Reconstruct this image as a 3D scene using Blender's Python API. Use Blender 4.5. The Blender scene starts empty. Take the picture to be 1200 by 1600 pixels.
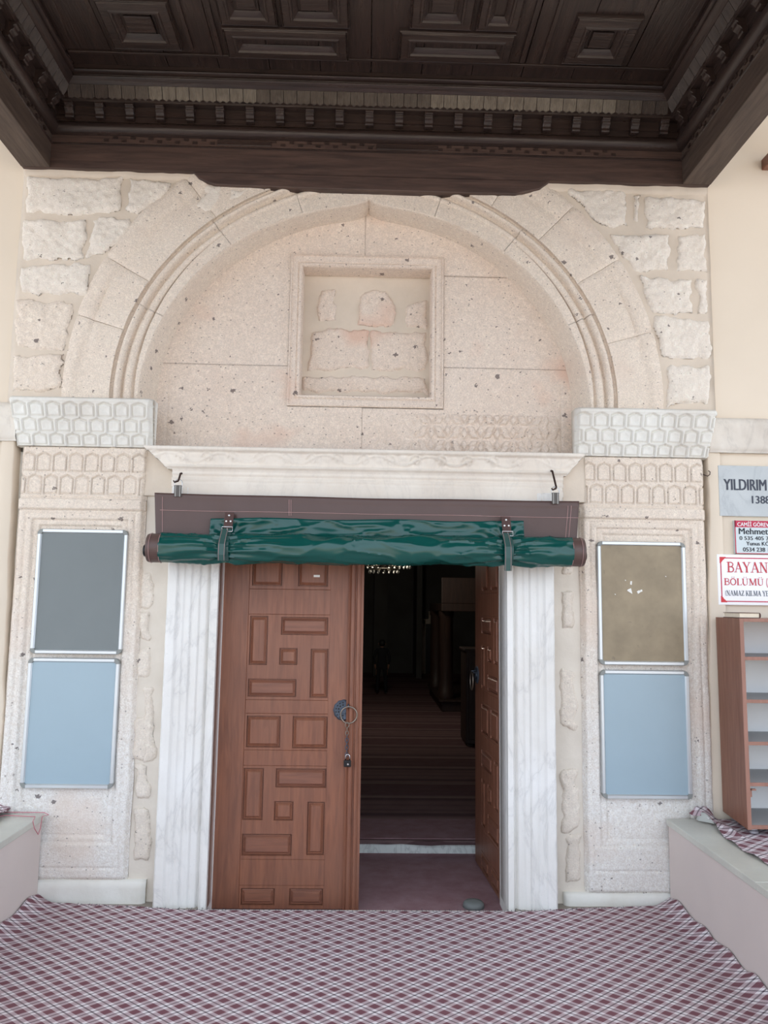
import bpy, math, random
import numpy as np
from mathutils import Vector, Matrix

random.seed(7)
SC = bpy.context.scene
COL = SC.collection

# ------------------------------------------------------------------ camera
F_PX, PITCH, YAW, ROLL = 1200.0, 0.11843, 0.02312, 0.014155
CAM = Vector((0.01665, -4.45, 1.6349))
_R = Vector((math.cos(YAW), -math.sin(YAW), 0)); _F0 = Vector((math.sin(YAW), math.cos(YAW), 0)); _Z = Vector((0, 0, 1))
FWD = math.cos(PITCH) * _F0 + math.sin(PITCH) * _Z
_U = -math.sin(PITCH) * _F0 + math.cos(PITCH) * _Z
XI = math.cos(ROLL) * _R + math.sin(ROLL) * _U
UI = math.cos(ROLL) * _U - math.sin(ROLL) * _R
cam_d = bpy.data.cameras.new('camera'); cam = bpy.data.objects.new('camera', cam_d); COL.objects.link(cam)
cam_d.sensor_fit = 'VERTICAL'; cam_d.sensor_height = 32.0; cam_d.lens = F_PX / 1600 * 32.0
cam_d.clip_start = 0.05; cam_d.clip_end = 300
m = Matrix((XI, UI, -FWD)).transposed().to_4x4(); m.translation = CAM
cam.matrix_world = m
SC.camera = cam

# ------------------------------------------------------------------ light
world = bpy.data.worlds.new('World'); SC.world = world; world.use_nodes = True
wn = world.node_tree.nodes; wl = world.node_tree.links
bg = wn['Background']; bg.inputs['Color'].default_value = (0.76, 0.86, 1.0, 1); bg.inputs['Strength'].default_value = 2.1
sun_d = bpy.data.lights.new('sun', 'SUN'); sun_d.energy = 2.8; sun_d.angle = math.radians(0.6); sun_d.color = (1.0, 0.90, 0.78)
sun = bpy.data.objects.new('sun', sun_d); COL.objects.link(sun)
sun.rotation_euler = (math.radians(-38), math.radians(8), 0)     # comes from behind the building, over its roof
sun.location = (0, 8, 12)
SC.view_settings.view_transform = 'Standard'; SC.view_settings.look = 'None'
SC.view_settings.gamma = 1.0; SC.view_settings.use_curve_mapping = False
SC.view_settings.exposure = 0.13

# ------------------------------------------------------------------ pixel rays on real planes
def ray(px, py):
    u, v = (px - 600) / F_PX, (py - 800) / F_PX
    return FWD + u * XI - v * UI
def at(px, py, Y):
    d = ray(px, py); t = (Y - CAM.y) / d.y
    return CAM + t * d
def atz(px, py, Z):
    d = ray(px, py); t = (Z - CAM.z) / d.z
    return CAM + t * d

# ------------------------------------------------------------------ noise
def vnoise(x, z, s, seed=0):
    x = np.asarray(x, float) / s + 1000.3; z = np.asarray(z, float) / s + 1000.7
    xi = np.floor(x).astype(np.int64); zi = np.floor(z).astype(np.int64)
    fx = x - xi; fz = z - zi; fx = fx * fx * (3 - 2 * fx); fz = fz * fz * (3 - 2 * fz)
    def h(a, b):
        n = (a * 374761393 + b * 668265263 + seed * 1274126177) & 0x7fffffff
        n = ((n ^ (n >> 13)) * 1274126177) & 0x7fffffff
        return ((n ^ (n >> 16)) & 0xffff) / 65535.0
    return (h(xi, zi) * (1 - fx) + h(xi + 1, zi) * fx) * (1 - fz) + (h(xi, zi + 1) * (1 - fx) + h(xi + 1, zi + 1) * fx) * fz
def fbm(x, z, s, seed=0, o=3):
    r = 0; a = 0.5
    for k in range(o):
        r = r + a * (vnoise(x, z, s / 2 ** k, seed + k) * 2 - 1); a *= .5
    return r
def sst(a, b, x):
    t = np.clip((x - a) / (b - a), 0, 1); return t * t * (3 - 2 * t)

# ------------------------------------------------------------------ materials
MATS = {}
class NT:
    def __init__(s, name, rough=.8, metal=0, spec=.4):
        s.m = bpy.data.materials.new(name); s.m.use_nodes = True; s.t = s.m.node_tree; s.n = s.t.nodes; s.l = s.t.links
        s.b = s.n['Principled BSDF']; s.b.inputs['Roughness'].default_value = rough; s.b.inputs['Metallic'].default_value = metal
        s.b.inputs['Specular IOR Level'].default_value = spec
        MATS[name] = s.m
        s.tc = s.n.new('ShaderNodeNewGeometry'); s.pos = s.tc.outputs['Position']
    def inp(s, sock, v):
        if v is None: return
        if isinstance(v, bpy.types.NodeSocket): s.l.new(v, sock)
        else: sock.default_value = v
    def obj_coords(s):
        n = s.n.new('ShaderNodeTexCoord'); s.pos = n.outputs['Object']
    def map(s, scale=(1, 1, 1), rot=(0, 0, 0), loc=(0, 0, 0)):
        n = s.n.new('ShaderNodeMapping'); s.l.new(s.pos, n.inputs['Vector'])
        n.inputs['Scale'].default_value = scale; n.inputs['Rotation'].default_value = rot; n.inputs['Location'].default_value = loc
        return n.outputs[0]
    def noise(s, scale, detail=4, rough=.55, vec=None, dist=0):
        n = s.n.new('ShaderNodeTexNoise'); n.inputs['Scale'].default_value = scale; n.inputs['Detail'].default_value = detail
        n.inputs['Roughness'].default_value = rough; n.inputs['Distortion'].default_value = dist
        s.l.new(vec or s.pos, n.inputs['Vector']); return n.outputs['Fac']
    def vor(s, scale, vec=None, out='Distance', rand=1.0):
        n = s.n.new('ShaderNodeTexVoronoi'); n.inputs['Scale'].default_value = scale; n.inputs['Randomness'].default_value = rand
        s.l.new(vec or s.pos, n.inputs['Vector']); return n.outputs['Distance'], n.outputs['Color']
    def math(s, op, a, b=None, c=None):
        n = s.n.new('ShaderNodeMath'); n.operation = op
        for k, v in enumerate((a, b, c)):
            if v is not None: s.inp(n.inputs[k], v)
        return n.outputs[0]
    def ramp(s, fac, pts, interp='LINEAR'):
        n = s.n.new('ShaderNodeValToRGB'); s.inp(n.inputs[0], fac); e = n.color_ramp.elements; n.color_ramp.interpolation = interp
        while len(e) < len(pts): e.new(.5)
        for k, (p, c) in enumerate(pts):
            e[k].position = p; e[k].color = (c if len(c) == 4 else (*c, 1)) if not isinstance(c, (int, float)) else (c, c, c, 1)
        return n.outputs[0]
    def mix(s, fac, a, b, mode='MIX'):
        n = s.n.new('ShaderNodeMix'); n.data_type = 'RGBA'; n.blend_type = mode
        s.inp(n.inputs[0], fac)
        for i, v in ((6, a), (7, b)):
            s.inp(n.inputs[i], (*v, 1) if isinstance(v, tuple) and len(v) == 3 else v)
        return n.outputs[2]
    def color(s, c): s.inp(s.b.inputs['Base Color'], (*c, 1) if isinstance(c, tuple) else c)
    def bump(s, h, strength=.3, dist=.01):
        n = s.n.new('ShaderNodeBump'); n.inputs['Strength'].default_value = strength; n.inputs['Distance'].default_value = dist
        s.l.new(h, n.inputs['Height'])
        s.l.new(n.outputs[0], s.b.inputs['Normal'])
def L(r, g, b):   # sRGB 0-255 to linear
    f = lambda c: (c / 255 / 12.92) if c / 255 <= .04045 else ((c / 255 + .055) / 1.055) ** 2.4
    return (f(r), f(g), f(b))

def stone_mat(name, a, b, spots=.75, stain=(0, 0, 0), stain_amt=0., bump=.5, low_pale=True, gr=1.0):
    t = NT(name, .9, 0, .2)
    n1 = t.noise(3.0, 5, .6); n2 = t.noise(38, 5, .7); n3 = t.noise(125, 4, .75)
    c = t.mix(t.ramp(n1, [(.3, 0.0), (.72, 1.0)]), a, b)
    if low_pale:     # whiter towards the bottom, edge broken up by noise
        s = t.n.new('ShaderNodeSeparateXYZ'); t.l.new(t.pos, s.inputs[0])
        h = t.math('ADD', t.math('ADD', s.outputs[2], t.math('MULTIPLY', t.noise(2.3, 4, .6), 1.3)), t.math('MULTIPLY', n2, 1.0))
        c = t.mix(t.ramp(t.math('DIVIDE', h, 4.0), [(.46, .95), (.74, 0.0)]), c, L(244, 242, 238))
    c = t.mix(t.ramp(n2, [(.45, .0), (.60, .34 * gr)]), c, tuple(x * .78 for x in a))
    c = t.mix(t.ramp(n2, [(.34, .45), (.46, .0)]), c, tuple(min(1, x * 1.16) for x in a))
    c = t.mix(t.ramp(n3, [(.44, .0), (.57, .48 * gr)]), c, tuple(x * .64 for x in a))
    if stain_amt:
        n4 = t.noise(1.7, 3, .5); c = t.mix(t.ramp(n4, [(.56, 0.0), (.68, stain_amt)]), c, stain)
    # lapilli: sparse dark inclusions of two sizes
    dv = t.map(scale=(1.0, 1.0, 1.25), rot=(0.3, .2, .5))
    wob = t.noise(95, 2, .5)
    d, rc = t.vor(15, dv); sep = t.n.new('ShaderNodeSeparateColor'); t.l.new(rc, sep.inputs[0])
    size = t.math('MULTIPLY', t.math('SUBTRACT', sep.outputs[0], spots), 1.0)
    big = t.math('LESS_THAN', t.math('ADD', d, t.math('MULTIPLY', wob, .60)), t.math('ADD', size, .27))
    d2, rc2 = t.vor(52, dv); sep2 = t.n.new('ShaderNodeSeparateColor'); t.l.new(rc2, sep2.inputs[0])
    sm = t.math('LESS_THAN', d2, t.math('MULTIPLY', t.math('SUBTRACT', sep2.outputs[1], spots + .03), 1.3))
    c = t.mix(t.math('MULTIPLY', big, .78), c, L(92, 80, 80)); c = t.mix(t.math('MULTIPLY', sm, .55), c, L(112, 98, 94))
    t.color(c)
    h = t.math('ADD', t.math('MULTIPLY', n2, .8), t.math('MULTIPLY', t.noise(130, 4, .7), .7))
    h = t.math('SUBTRACT', h, t.math('MULTIPLY', big, .4))
    t.bump(h, bump * .62, .011)
    return t.m
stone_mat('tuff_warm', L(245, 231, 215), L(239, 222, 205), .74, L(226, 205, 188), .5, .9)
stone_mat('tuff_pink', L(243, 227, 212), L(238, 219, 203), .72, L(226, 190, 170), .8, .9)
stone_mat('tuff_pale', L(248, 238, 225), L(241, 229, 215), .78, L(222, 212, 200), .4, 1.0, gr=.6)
stone_mat('tuff_rough', L(245, 234, 220), L(232, 219, 204), .78, L(214, 202, 188), .5, 1.0, False, .8)
def mortar_mat(name, a, b):
    t = NT(name, .92, 0, .2); n = t.noise(4, 5, .6); n2 = t.noise(60, 4, .6)
    t.color(t.mix(t.ramp(n, [(.3, 0.0), (.7, 1.0)]), a, b)); t.bump(t.math('ADD', n, t.math('MULTIPLY', n2, .3)), .35, .01)
mortar_mat('mortar', L(224, 210, 193), L(210, 197, 181))
mortar_mat('mortar_pale', L(238, 236, 229), L(224, 219, 208))
mortar_mat('mortar_mid', L(228, 219, 206), L(216, 206, 192))
def plaster_mat(name, a, b, rough=.8):
    t = NT(name, rough, 0, .3); n = t.noise(1.6, 3, .5); n2 = t.noise(45, 3, .6)
    t.color(t.mix(t.ramp(n, [(.35, 0.0), (.7, 1.0)]), a, b)); t.bump(n2, .08, .004)
plaster_mat('cream_plaster', L(229, 215, 196), L(223, 209, 190))
plaster_mat('bench_plaster', L(216, 202, 195), L(208, 195, 189), .6)
plaster_mat('white_vault', L(238, 232, 222), L(230, 224, 215))
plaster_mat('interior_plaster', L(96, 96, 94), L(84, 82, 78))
def marble_mat(name, a, b, vein, vamt=.5, rough=.55, scale=3.0):
    t = NT(name, rough, 0, .4)
    w = t.map(scale=(1.6, 1.6, .7), rot=(0, .5, 0))
    n = t.noise(scale, 6, .6, w, .8); 
    v = t.math('ABSOLUTE', t.math('SUBTRACT', n, .5)); vm = t.ramp(v, [(0.0, vamt), (.018, vamt * .35), (.06, 0.0)])
    c = t.mix(t.ramp(t.noise(2.2, 4, .6), [(.35, 0.0), (.7, 1.0)]), a, b)
    c = t.mix(vm, c, vein)
    pits = t.ramp(t.noise(70, 3, .7), [(.62, 0.0), (.72, .35)]); c = t.mix(pits, c, tuple(x * .7 for x in a))
    t.color(c); t.bump(t.noise(80, 4, .7), .2, .005)
marble_mat('marble_white', L(236, 234, 230), L(226, 222, 215), L(150, 148, 148), .22)
marble_mat('marble_capital', L(232, 230, 222), L(216, 210, 200), L(180, 176, 170), .12)
marble_mat('marble_lintel', L(236, 228, 216), L(222, 210, 196), L(176, 168, 162), .15, .65)
marble_mat('marble_bench', L(206, 204, 193), L(188, 185, 175), L(190, 190, 182), .35, .35, 5)
marble_mat('marble_plaque', L(196, 200, 200), L(182, 187, 188), L(150, 156, 160), .35, .35)
marble_mat('string_course', L(228, 220, 208), L(204, 194, 182), L(150, 144, 138), .2, .9)
marble_mat('step_marble', L(240, 246, 242), L(228, 235, 230), L(140, 146, 144), .4, .5, 6)

def wood_mat(name, a, b, rough=.45, along='Z', grain=1.0, spec=.45, wear=None, bump=.25, coord='pos'):
    t = NT(name, rough, 0, spec)
    if coord == 'obj': t.obj_coords()
    sc = {'Z': (14, 14, 1.2), 'X': (1.2, 14, 14), 'Y': (14, 1.2, 14)}[along]
    v = t.map(scale=sc); n = t.noise(2.6, 6, .62, v, .6); n0 = t.noise(2.0, 4, .6)
    c = t.mix(t.ramp(n, [(.34, 0.0), (.66, 1.0)]), a, b)
    c = t.mix(t.ramp(n0, [(.4, 0.0), (.72, .45)]), c, wear or tuple(x * .7 for x in a))
    t.color(c); t.bump(n, bump * grain, .006)
    t.inp(t.b.inputs['Roughness'], t.math('ADD', t.math('MULTIPLY', n, .25), rough - .12))
for ax in 'XYZ':
    wood_mat('dark_wood_' + ax, L(64, 50, 45), L(42, 33, 31), .30, ax, 1.2, .5, bump=.5)
wood_mat('beam_wood', L(92, 76, 66), L(66, 54, 48), .55, 'Y', 1.0, .4, bump=.4)
wood_mat('beam_wood_x', L(92, 72, 64), L(62, 48, 44), .5, 'X', 1.0, .4, bump=.4)
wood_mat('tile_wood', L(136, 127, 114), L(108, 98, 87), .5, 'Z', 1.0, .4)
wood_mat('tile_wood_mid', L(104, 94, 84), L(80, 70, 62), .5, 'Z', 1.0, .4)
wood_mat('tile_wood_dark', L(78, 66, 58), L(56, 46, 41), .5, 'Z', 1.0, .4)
wood_mat('door_wood', L(148, 96, 72), L(122, 78, 60), .42, 'Z', .7, .45, L(132, 94, 78), coord='obj')
wood_mat('door_wood_h', L(144, 94, 72), L(118, 76, 60), .42, 'X', .7, .45, L(130, 92, 78), coord='obj')
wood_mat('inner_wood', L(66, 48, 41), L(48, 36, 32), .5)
wood_mat('laminate', L(146, 98, 78), L(124, 80, 63), .4, 'Z', .4, .4, bump=.05)
wood_mat('laminate_edge', L(162, 118, 102), L(150, 108, 92), .45, 'Z', .3, .4, bump=.03)
def flat(name, c, rough=.5, metal=0, spec=.4, var=.06, nb=0.0, nscale=40):
    t = NT(name, rough, metal, spec); n = t.noise(nscale / 6, 3, .5)
    t.color(t.mix(n, tuple(x * (1 - var) for x in c), tuple(min(1, x * (1 + var)) for x in c)))
    if nb: t.bump(t.noise(nscale, 3, .6), nb, .004)
    return t
flat('brown_vinyl', L(88, 67, 62), .40, 0, .45, .10, .12, 60)
flat('green_vinyl', L(12, 74, 68), .22, 0, .55, .12, .06, 30)
flat('strap_green', L(52, 84, 80), .4)
flat('strap_brown', L(84, 62, 58), .5)
flat('webbing_grey', L(98, 94, 90), .8)
flat('thread', L(176, 140, 136), .8)
flat('chrome', L(205, 205, 205), .25, 1.0)
flat('rivet_metal', L(225, 225, 222), .35, .8)
flat('rusty_iron', L(70, 52, 46), .75, .4)
flat('black_iron', L(84, 92, 104), .5, .5, .5, .25, .3, 80)
flat('ring_metal', L(150, 140, 128), .35, .9)
flat('black_plastic', L(22, 22, 24), .4)
flat('aluminium', L(212, 216, 218), .38, .75, .5)
flat('corner_plastic', L(140, 142, 138), .45)
flat('panel_slate', L(120, 126, 126), .45, 0, .4, .05)
flat('panel_blue', L(158, 178, 188), .28, 0, .5, .03)
def tan():
    t = NT('panel_tan', .45, 0, .4); n = t.noise(5, 4, .6)
    c = t.mix(t.ramp(n, [(.35, 0.0), (.7, 1.0)]), L(160, 144, 118), L(134, 120, 98))
    t.color(t.mix(t.ramp(t.noise(28, 3, .6), [(.66, 0.0), (.75, .5)]), c, L(110, 98, 84)))
tan()
flat('paper', L(238, 236, 230), .8)
flat('cabinet_back', L(248, 248, 246), .5)
flat('shelf_grey', L(158, 158, 158), .45)
flat('book_pages', L(235, 222, 200), .85, nb=.3, nscale=300)
flat('book_cover', L(84, 54, 46), .6)
flat('sign_white', L(244, 244, 246), .3)
flat('sign_red', L(206, 50, 58), .35)
flat('sign_rose', L(190, 40, 72), .35)
flat('sign_grey', L(206, 216, 218), .35)
flat('letter_dark', L(66, 70, 82), .6)
flat('letter_black', L(26, 30, 42), .5)
flat('letter_red', L(196, 66, 78), .5)
flat('letter_blue', L(62, 74, 92), .5)
flat('string_pink', L(206, 128, 138), .7)
flat('rug_underside', L(178, 178, 172), .9)
flat('ground_stone', L(222, 200, 176), .9, var=.08)
flat('dark_cloth', L(26, 27, 32), .9)
flat('skin', L(150, 112, 92), .6)
flat('hair', L(20, 17, 15), .6)
flat('shoe_pale', L(150, 144, 140), .7)
flat('crystal', L(220, 220, 214), .1, 0, .8)
flat('brass', L(66, 60, 50), .4, .8)
flat('floor_grey', L(150, 142, 132), .8)
flat('foot_metal', L(190, 192, 196), .3, .9)
flat('door_stop_grey', L(120, 124, 122), .7)

def carpet_in(name, stripes):
    t = NT(name, .95, 0, .1); n = t.noise(7, 4, .6); n2 = t.noise(160, 2, .6)
    c = t.mix(t.ramp(n, [(.35, 0.0), (.7, 1.0)]), L(160, 130, 134), L(142, 108, 112))
    if stripes:
        s = t.n.new('ShaderNodeSeparateXYZ'); t.l.new(t.pos, s.inputs[0])
        f = t.math('FRACT', t.math('DIVIDE', s.outputs[1], 1.18))
        r = t.ramp(f, [(0.0, (.09, .045, .045)), (.30, (.075, .03, .03)), (.34, (.21, .15, .14)), (.42, (.17, .1, .095)), (.46, (.06, .035, .035)), (.52, (.16, .1, .095)), (.82, (.14, .085, .08)), (.86, (.05, .03, .03)), (.92, (.2, .14, .13))], 'CONSTANT')
        f2 = t.math('FRACT', t.math('DIVIDE', s.outputs[1], .155)); r = t.mix(t.math('MULTIPLY', t.math('LESS_THAN', f2, .35), .35), r, (.05, .03, .03))
        c = t.mix(.75, c, r)
    t.color(c); t.bump(n2, .5, .006)
carpet_in('carpet_maroon', False); carpet_in('carpet_striped', True)

def plaid(name, px=.1126, py=.0919, swap=False):
    t = NT(name, .95, 0, .1)
    s = t.n.new('ShaderNodeSeparateXYZ'); t.l.new(t.pos, s.inputs[0])
    wob = t.math('MULTIPLY', t.math('SUBTRACT', t.noise(1.1, 1, .4), .5), .35)
    X = t.math('DIVIDE', s.outputs[0], px)
    yy = t.math('ADD', s.outputs[1], t.math('MULTIPLY', s.outputs[2], 1.0 if not swap else .3))
    Y = t.math('ADD', t.math('DIVIDE', yy, py), wob)
    masks = []
    for sg in ('ADD', 'SUBTRACT'):
        u = t.math('ADD', t.math(sg, X, Y), .25)
        d = t.math('ABSOLUTE', t.math('SUBTRACT', t.math('FRACT', u), .5))     # 0 at the line
        masks.append((t.math('LESS_THAN', d, .05), t.math('LESS_THAN', d, .265), d))
    light = t.math('MULTIPLY', t.math('ADD', masks[0][1], masks[1][1]), .5)
    darkm = t.math('MULTIPLY', t.math('ADD', masks[0][0], masks[1][0]), .5)
    c = t.ramp(light, [(0.0, L(124, 84, 92)), (.4, L(196, 176, 180)), (.9, L(240, 232, 234))], 'CONSTANT')
    c = t.mix(t.math('MULTIPLY', darkm, 1.35), c, L(54, 44, 54))
    # woven rib
    rib = t.math('SINE', t.math('MULTIPLY', s.outputs[1], 2 * math.pi / .0075))
    c = t.mix(t.math('MULTIPLY', t.math('GREATER_THAN', rib, .35), .22), c, L(112, 82, 86))
    c = t.mix(t.ramp(t.noise(2.2, 3, .5), [(.35, 0.0), (.75, .14)]), c, L(150, 110, 108))
    t.color(c); t.bump(t.math('ADD', rib, t.math('MULTIPLY', t.noise(200, 2, .5), 1.2)), .3, .003)
plaid('plaid'); plaid('plaid_bench', .125, .11, True)

# ------------------------------------------------------------------ mesh builder
class MB:
    def __init__(s): s.v = []; s.f = []
    def add(s, vs, fs):
        o = len(s.v); s.v += [tuple(v) for v in vs]; s.f += [tuple(i + o for i in f) for f in fs]; return s
    def box(s, x0, x1, y0, y1, z0, z1):
        return s.add([(x, y, z) for x in (x0, x1) for y in (y0, y1) for z in (z0, z1)],
                     [(0, 1, 3, 2), (4, 6, 7, 5), (0, 4, 5, 1), (2, 3, 7, 6), (0, 2, 6, 4), (1, 5, 7, 3)])
    def prism(s, pts, ax, a, b, cap=True):
        """polygon pts (2D) extruded along axis ax from a to b; 2D coords are the remaining axes in xyz order"""
        n = len(pts)
        def P(p, q):
            if ax == 'x': return (q, p[0], p[1])
            if ax == 'y': return (p[0], q, p[1])
            return (p[0], p[1], q)
        vs = [P(p, a) for p in pts] + [P(p, b) for p in pts]
        fs = [(i, (i + 1) % n, n + (i + 1) % n, n + i) for i in range(n)]
        if cap: fs += [tuple(range(n))[::-1], tuple(range(n, 2 * n))]
        return s.add(vs, fs)
    def tube(s, pts, r, seg=8, closed=False, cap=True):
        pts = [Vector(p) for p in pts]; n = len(pts); rr = r if isinstance(r, (list, tuple)) else [r] * n
        vs = []; up = Vector((0, 0, 1)); prev = None
        for i, p in enumerate(pts):
            a = pts[(i - 1) % n] if (closed or i > 0) else pts[i]; b = pts[(i + 1) % n] if (closed or i < n - 1) else pts[i]
            t = (b - a).normalized()
            if prev is None:
                ref = up if abs(t.z) < .9 else Vector((1, 0, 0)); u = t.cross(ref).normalized()
            else:
                u = (prev - t * prev.dot(t)).normalized()
            prev = u; w = t.cross(u)
            for k in range(seg):
                an = 2 * math.pi * k / seg; vs.append(p + rr[i] * (math.cos(an) * u + math.sin(an) * w))
        fs = []
        for i in range(n if closed else n - 1):
            j = (i + 1) % n
            fs += [(i * seg + k, i * seg + (k + 1) % seg, j * seg + (k + 1) % seg, j * seg + k) for k in range(seg)]
        if cap and not closed: fs += [tuple(range(seg))[::-1], tuple((n - 1) * seg + k for k in range(seg))]
        return s.add(vs, fs)
    def lathe(s, c, prof, seg=24, ax='z'):
        """prof = [(r, h)], revolved about axis through c"""
        vs = []
        for r, h in prof:
            for k in range(seg):
                a = 2 * math.pi * k / seg; p, q = r * math.cos(a), r * math.sin(a)
                vs.append((c[0] + p, c[1] + q, c[2] + h) if ax == 'z' else (c[0] + p, c[1] + h, c[2] + q) if ax == 'y' else (c[0] + h, c[1] + p, c[2] + q))
        n = len(prof); fs = [(i * seg + k, i * seg + (k + 1) % seg, (i + 1) * seg + (k + 1) % seg, (i + 1) * seg + k) for i in range(n - 1) for k in range(seg)]
        fs += [tuple(range(seg))[::-1], tuple((n - 1) * seg + k for k in range(seg))]
        return s.add(vs, fs)

def link(o): COL.objects.link(o); return o
def origin_of(p):
    return Vector(p.get('_o', (0, 0, 0))) if p is not None else Vector((0, 0, 0))
def finish(name, verts, faces, mat, parent=None, smooth=False, origin=None, bevel=0, local=False, angle=None):
    """verts in world coords unless local (then in the parent's frame). origin: world point for the object's origin"""
    V = np.asarray(verts, float)
    if not local:
        po = origin_of(parent)
        if origin is None:
            mn, mx = V.min(0), V.max(0); origin = ((mn[0] + mx[0]) / 2, (mn[1] + mx[1]) / 2, mn[2])
        origin = Vector(origin); V = V - np.array(origin); loc = origin - po
    else:
        loc = Vector((0, 0, 0))
    me = bpy.data.meshes.new(name); me.from_pydata(V.tolist(), [], [list(f) for f in faces]); me.update()
    for mt in (mat if isinstance(mat, (list, tuple)) else [mat]): me.materials.append(MATS[mt])
    if smooth: me.polygons.foreach_set('use_smooth', [True] * len(me.polygons))
    import bmesh
    if not isinstance(faces, np.ndarray):
        bm = bmesh.new(); bm.from_mesh(me); bmesh.ops.recalc_face_normals(bm, faces=bm.faces); bm.to_mesh(me); bm.free()
    if smooth and angle:
        me.set_sharp_from_angle(angle=math.radians(angle))
    o = bpy.data.objects.new(name, me); link(o); o.location = loc
    if parent is not None: o.parent = parent
    if not local: o['_o'] = tuple(origin)
    if bevel:
        b = o.modifiers.new('bevel', 'BEVEL'); b.width = bevel; b.segments = 2; b.limit_method = 'ANGLE'; b.angle_limit = math.radians(40)
    return o
def put(mb, name, mat, parent=None, **k): return finish(name, mb.v, mb.f, mat, parent, **k)
def empty(name, loc, parent=None, rz=0):
    o = bpy.data.objects.new(name, None); link(o); o.location = Vector(loc) - origin_of(parent); o['_o'] = tuple(loc); o.rotation_euler = (0, 0, rz)
    o.empty_display_size = .1
    if parent is not None: o.parent = parent
    return o
def tag(o, label=None, cat=None, group=None, kind=None):
    if label: o['label'] = label
    if cat: o['category'] = cat
    if group: o['group'] = group
    if kind: o['kind'] = kind
    return o
def struct(o): o['kind'] = 'structure'; return o
def box(name, x0, x1, y0, y1, z0, z1, mat, parent=None, **k):
    return put(MB().box(x0, x1, y0, y1, z0, z1), name, mat, parent, **k)

def relief(name, x0, x1, z0, z1, step, fn, mat, parent=None, mask=None, back=None, warp=None, smooth=True, angle=None):
    """carved surface: grid in x,z whose depth y = fn(X, Z); skirts run back to y=back round the border"""
    nx = max(2, int(round((x1 - x0) / step)) + 1); nz = max(2, int(round((z1 - z0) / step)) + 1)
    return tensor(name, np.linspace(x0, x1, nx), np.linspace(z0, z1, nz), fn, mat, parent, mask, back, warp, smooth, angle)
def tensor(name, xs, zs, fn, mat, parent=None, mask=None, back=None, warp=None, smooth=True, angle=None, local=False):
    X, Z = np.meshgrid(np.asarray(xs, float), np.asarray(zs, float), indexing='ij'); nx, nz = X.shape
    Y = fn(X, Z) + 0 * X
    if mask is not None:
        Xc = (X[:-1, :-1] + X[1:, 1:]) / 2; Zc = (Z[:-1, :-1] + Z[1:, 1:]) / 2; keep = mask(Xc, Zc)
    else: keep = np.ones((nx - 1, nz - 1), bool)
    if warp: X, Z = warp(X, Z)
    idx = np.arange(nx * nz).reshape(nx, nz)
    q = np.stack([idx[:-1, :-1], idx[1:, :-1], idx[1:, 1:], idx[:-1, 1:]], -1)[keep]
    V = np.stack([X, Y, Z], -1).reshape(-1, 3)
    faces = [q]
    if back is not None:
        V2 = V.copy(); V2[:, 1] = np.maximum(V2[:, 1], back) if np.isscalar(back) else back; off = len(V); V = np.vstack([V, V2])
        K = np.pad(keep, 1)
        # border edges along x-lines and z-lines
        a = K[1:-1, 1:] != K[1:-1, :-1]      # between cells (i, j-1) and (i, j): edge idx[i..i+1, j]
        i, j = np.nonzero(a); e1 = np.stack([idx[i, j], idx[i + 1, j]], -1)
        b = K[1:, 1:-1] != K[:-1, 1:-1]; i, j = np.nonzero(b); e2 = np.stack([idx[i, j], idx[i, j + 1]], -1)
        e = np.vstack([e1, e2]); faces.append(np.stack([e[:, 0], e[:, 1], e[:, 1] + off, e[:, 0] + off], -1))
        faces.append(q[:, ::-1] + off)
    Fc = np.vstack(faces)
    used = np.unique(Fc); remap = -np.ones(len(V), int); remap[used] = np.arange(len(used)); V = V[used]; Fc = remap[Fc]
    return finish(name, V, Fc, mat, parent, smooth=smooth, angle=angle, local=local)
def blob(name, poly, y, mat, parent, step=.009, bulge=.024, amp=.006, seed=0, back=.06, ragged=.019, edge=.034):
    """one stone: irregular polygon in x,z, face at y (towards the viewer = smaller y), rounded and ragged at its edges"""
    P = np.array(poly, float); x0, z0 = P.min(0) - .02; x1, z1 = P.max(0) + .02
    def sd(X, Z):
        d = np.full(X.shape, 9.0); inside = np.zeros(X.shape, bool); n = len(P)
        for k in range(n):
            a, b = P[k], P[(k + 1) % n]; e = b - a; wx, wz = X - a[0], Z - a[1]
            t = np.clip((wx * e[0] + wz * e[1]) / (e @ e), 0, 1); d = np.minimum(d, np.hypot(wx - t * e[0], wz - t * e[1]))
            c = ((a[1] <= Z) & (b[1] > Z)) | ((b[1] <= Z) & (a[1] > Z))
            with np.errstate(divide='ignore', invalid='ignore'):
                xi = a[0] + (Z - a[1]) / (b[1] - a[1]) * (b[0] - a[0])
            inside ^= c & (X < xi)
        return np.where(inside, d, -d) + ragged * fbm(X, Z, .07, seed + 5) * 1.6
    def f(X, Z):
        d = np.clip(sd(X, Z), 0, edge) / edge
        return y + bulge * (1 - np.sqrt(np.clip(1 - (1 - d) ** 2, 0, 1))) + amp * fbm(X, Z, .12, seed, 4) + amp * .6 * fbm(X, Z, .025, seed + 9, 2)
    return relief(name, x0, x1, z0, z1, step, f, mat, parent, mask=lambda X, Z: sd(X, Z) > 0, back=back)

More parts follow.
